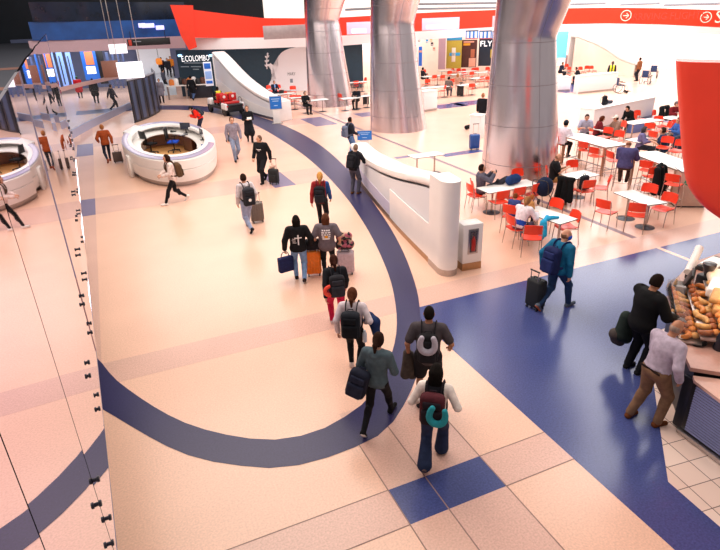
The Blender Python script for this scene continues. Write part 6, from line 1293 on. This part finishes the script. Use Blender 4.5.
o = thing('dish', 'shallow black dish on the food counter before the pastries', 'dish', (7.28,4.55,TOPZ)); MB().lathe([(0,.01),(.10,.01),(.13,.03),(.135,.03),(.105,0),(0,0)], 20).build('dish_body', M_BLACK, o)
o = thing('card_terminal', 'grey card terminal on the counter edge in front of the man in the black hoodie', 'terminal', (7.62,5.10,TOPZ), .8); MB().box((0,0,.05), (.22,.34,.05), bev=.015, rx=.25).build('body', M_GREY, o); MB().box((0,.06,.085), (.17,.12,.01), rx=.25).build('display', M_BLACK, o)
tag(MB().lathe([(0,0),(.02,0),(.025,.16),(.012,.22),(0,.23)], 12).build('sauce_bottle', mat('sauce_yellow','#d6a52a',.4), loc=(8.45,5.9,TOPZ)), 'small yellow bottle on the far corner of the food counter', 'bottle')
o = thing('basket', 'small orange basket on the lower pink worktop at the right edge', 'basket', (7.05,3.35,.945)); MB().lathe([(0,0),(.10,0),(.13,.12),(.12,.12),(.09,.01),(0,.01)], 18).build('bowl', mat('basket_orange','#c8772f',.5,noise=.1), o)
# heat lamp over the pastries
o = thing('heat_lamp', 'warm lamp bar over the pastry display', 'lamp', (8.18,5.12,TOPZ), R_(225)); MB().tube([(1.0,.72,0),(1.0,.72,.80)], .015, 8).tube([(-1.0,.72,0),(-1.0,.72,.80)], .015, 8).build('posts', M_STEEL, o); MB().box((0,.72,.81), (2.06,.08,.05), bev=.01).build('lamp_bar', M_STEEL, o)
# ================================================================ light, world, camera
def area(name, loc, size, energy, col, rot=(0,0,0), sy=None):
    l = bpy.data.lights.new(name, 'AREA'); l.energy = energy; l.color = col; l.size = size
    if sy: l.shape = 'RECTANGLE'; l.size_y = sy
    o = bpy.data.objects.new(name, l); COL.objects.link(o); o.location = loc; o.rotation_euler = rot; return o
WARM = (1.0,.86,.74); DAY = (1.0,.96,.94)
area('ceiling_light_hall', (3,16,11.5), 8, 1950, WARM, sy=14); area('ceiling_light_seating', (17,17,11.5), 10, 2500, DAY, sy=12)
area('ceiling_light_far', (12,38,11.5), 24, 3000, DAY, sy=16); area('ceiling_light_corner', (34,32,11), 20, 6500, DAY, sy=20); area('ceiling_light_near', (6,4,10.5), 5, 360, WARM, sy=5)
area('corridor_light', (-1,54,3.6), 8, 500, (.9,.94,1), sy=6); area('shop_light', (24,47.5,3.6), 16, 600, DAY, sy=3)
l = area('pastry_lamp', (8.18+.50,5.12-.50,TOPZ+.77), 1.9, 42, (1,.74,.45), (0,0,R_(45)), sy=.06)
area('fill_light_left', (-7,20,10), 10, 1100, (1,.88,.80), (0,-.75,0), sy=24)  # added fill from high left to brighten side faces, no real fitting
w = bpy.data.worlds.new('hall_daylight'); SC.world = w; w.use_nodes = True; bg = w.node_tree.nodes['Background']; bg.inputs[0].default_value = (1.0,.93,.9,1); bg.inputs[1].default_value = .42
cam = bpy.data.cameras.new('camera'); cam.sensor_width = 36; cam.lens = CF*36/720; cam.clip_start = .05; cam.clip_end = 300
co = bpy.data.objects.new('camera', cam); COL.objects.link(co); co.matrix_world = Matrix.Translation((0,0,CH)) @ Matrix([list(r) for r in CR]).to_4x4(); SC.camera = co
vs = SC.view_settings; vs.view_transform = 'Standard'; vs.look = 'None'; vs.exposure = -.14; vs.gamma = 1; vs.use_curve_mapping = False
SC.cycles.max_bounces = 6; SC.cycles.diffuse_bounces = 3; SC.cycles.transparent_max_bounces = 12; SC.cycles.sample_clamp_indirect = 8
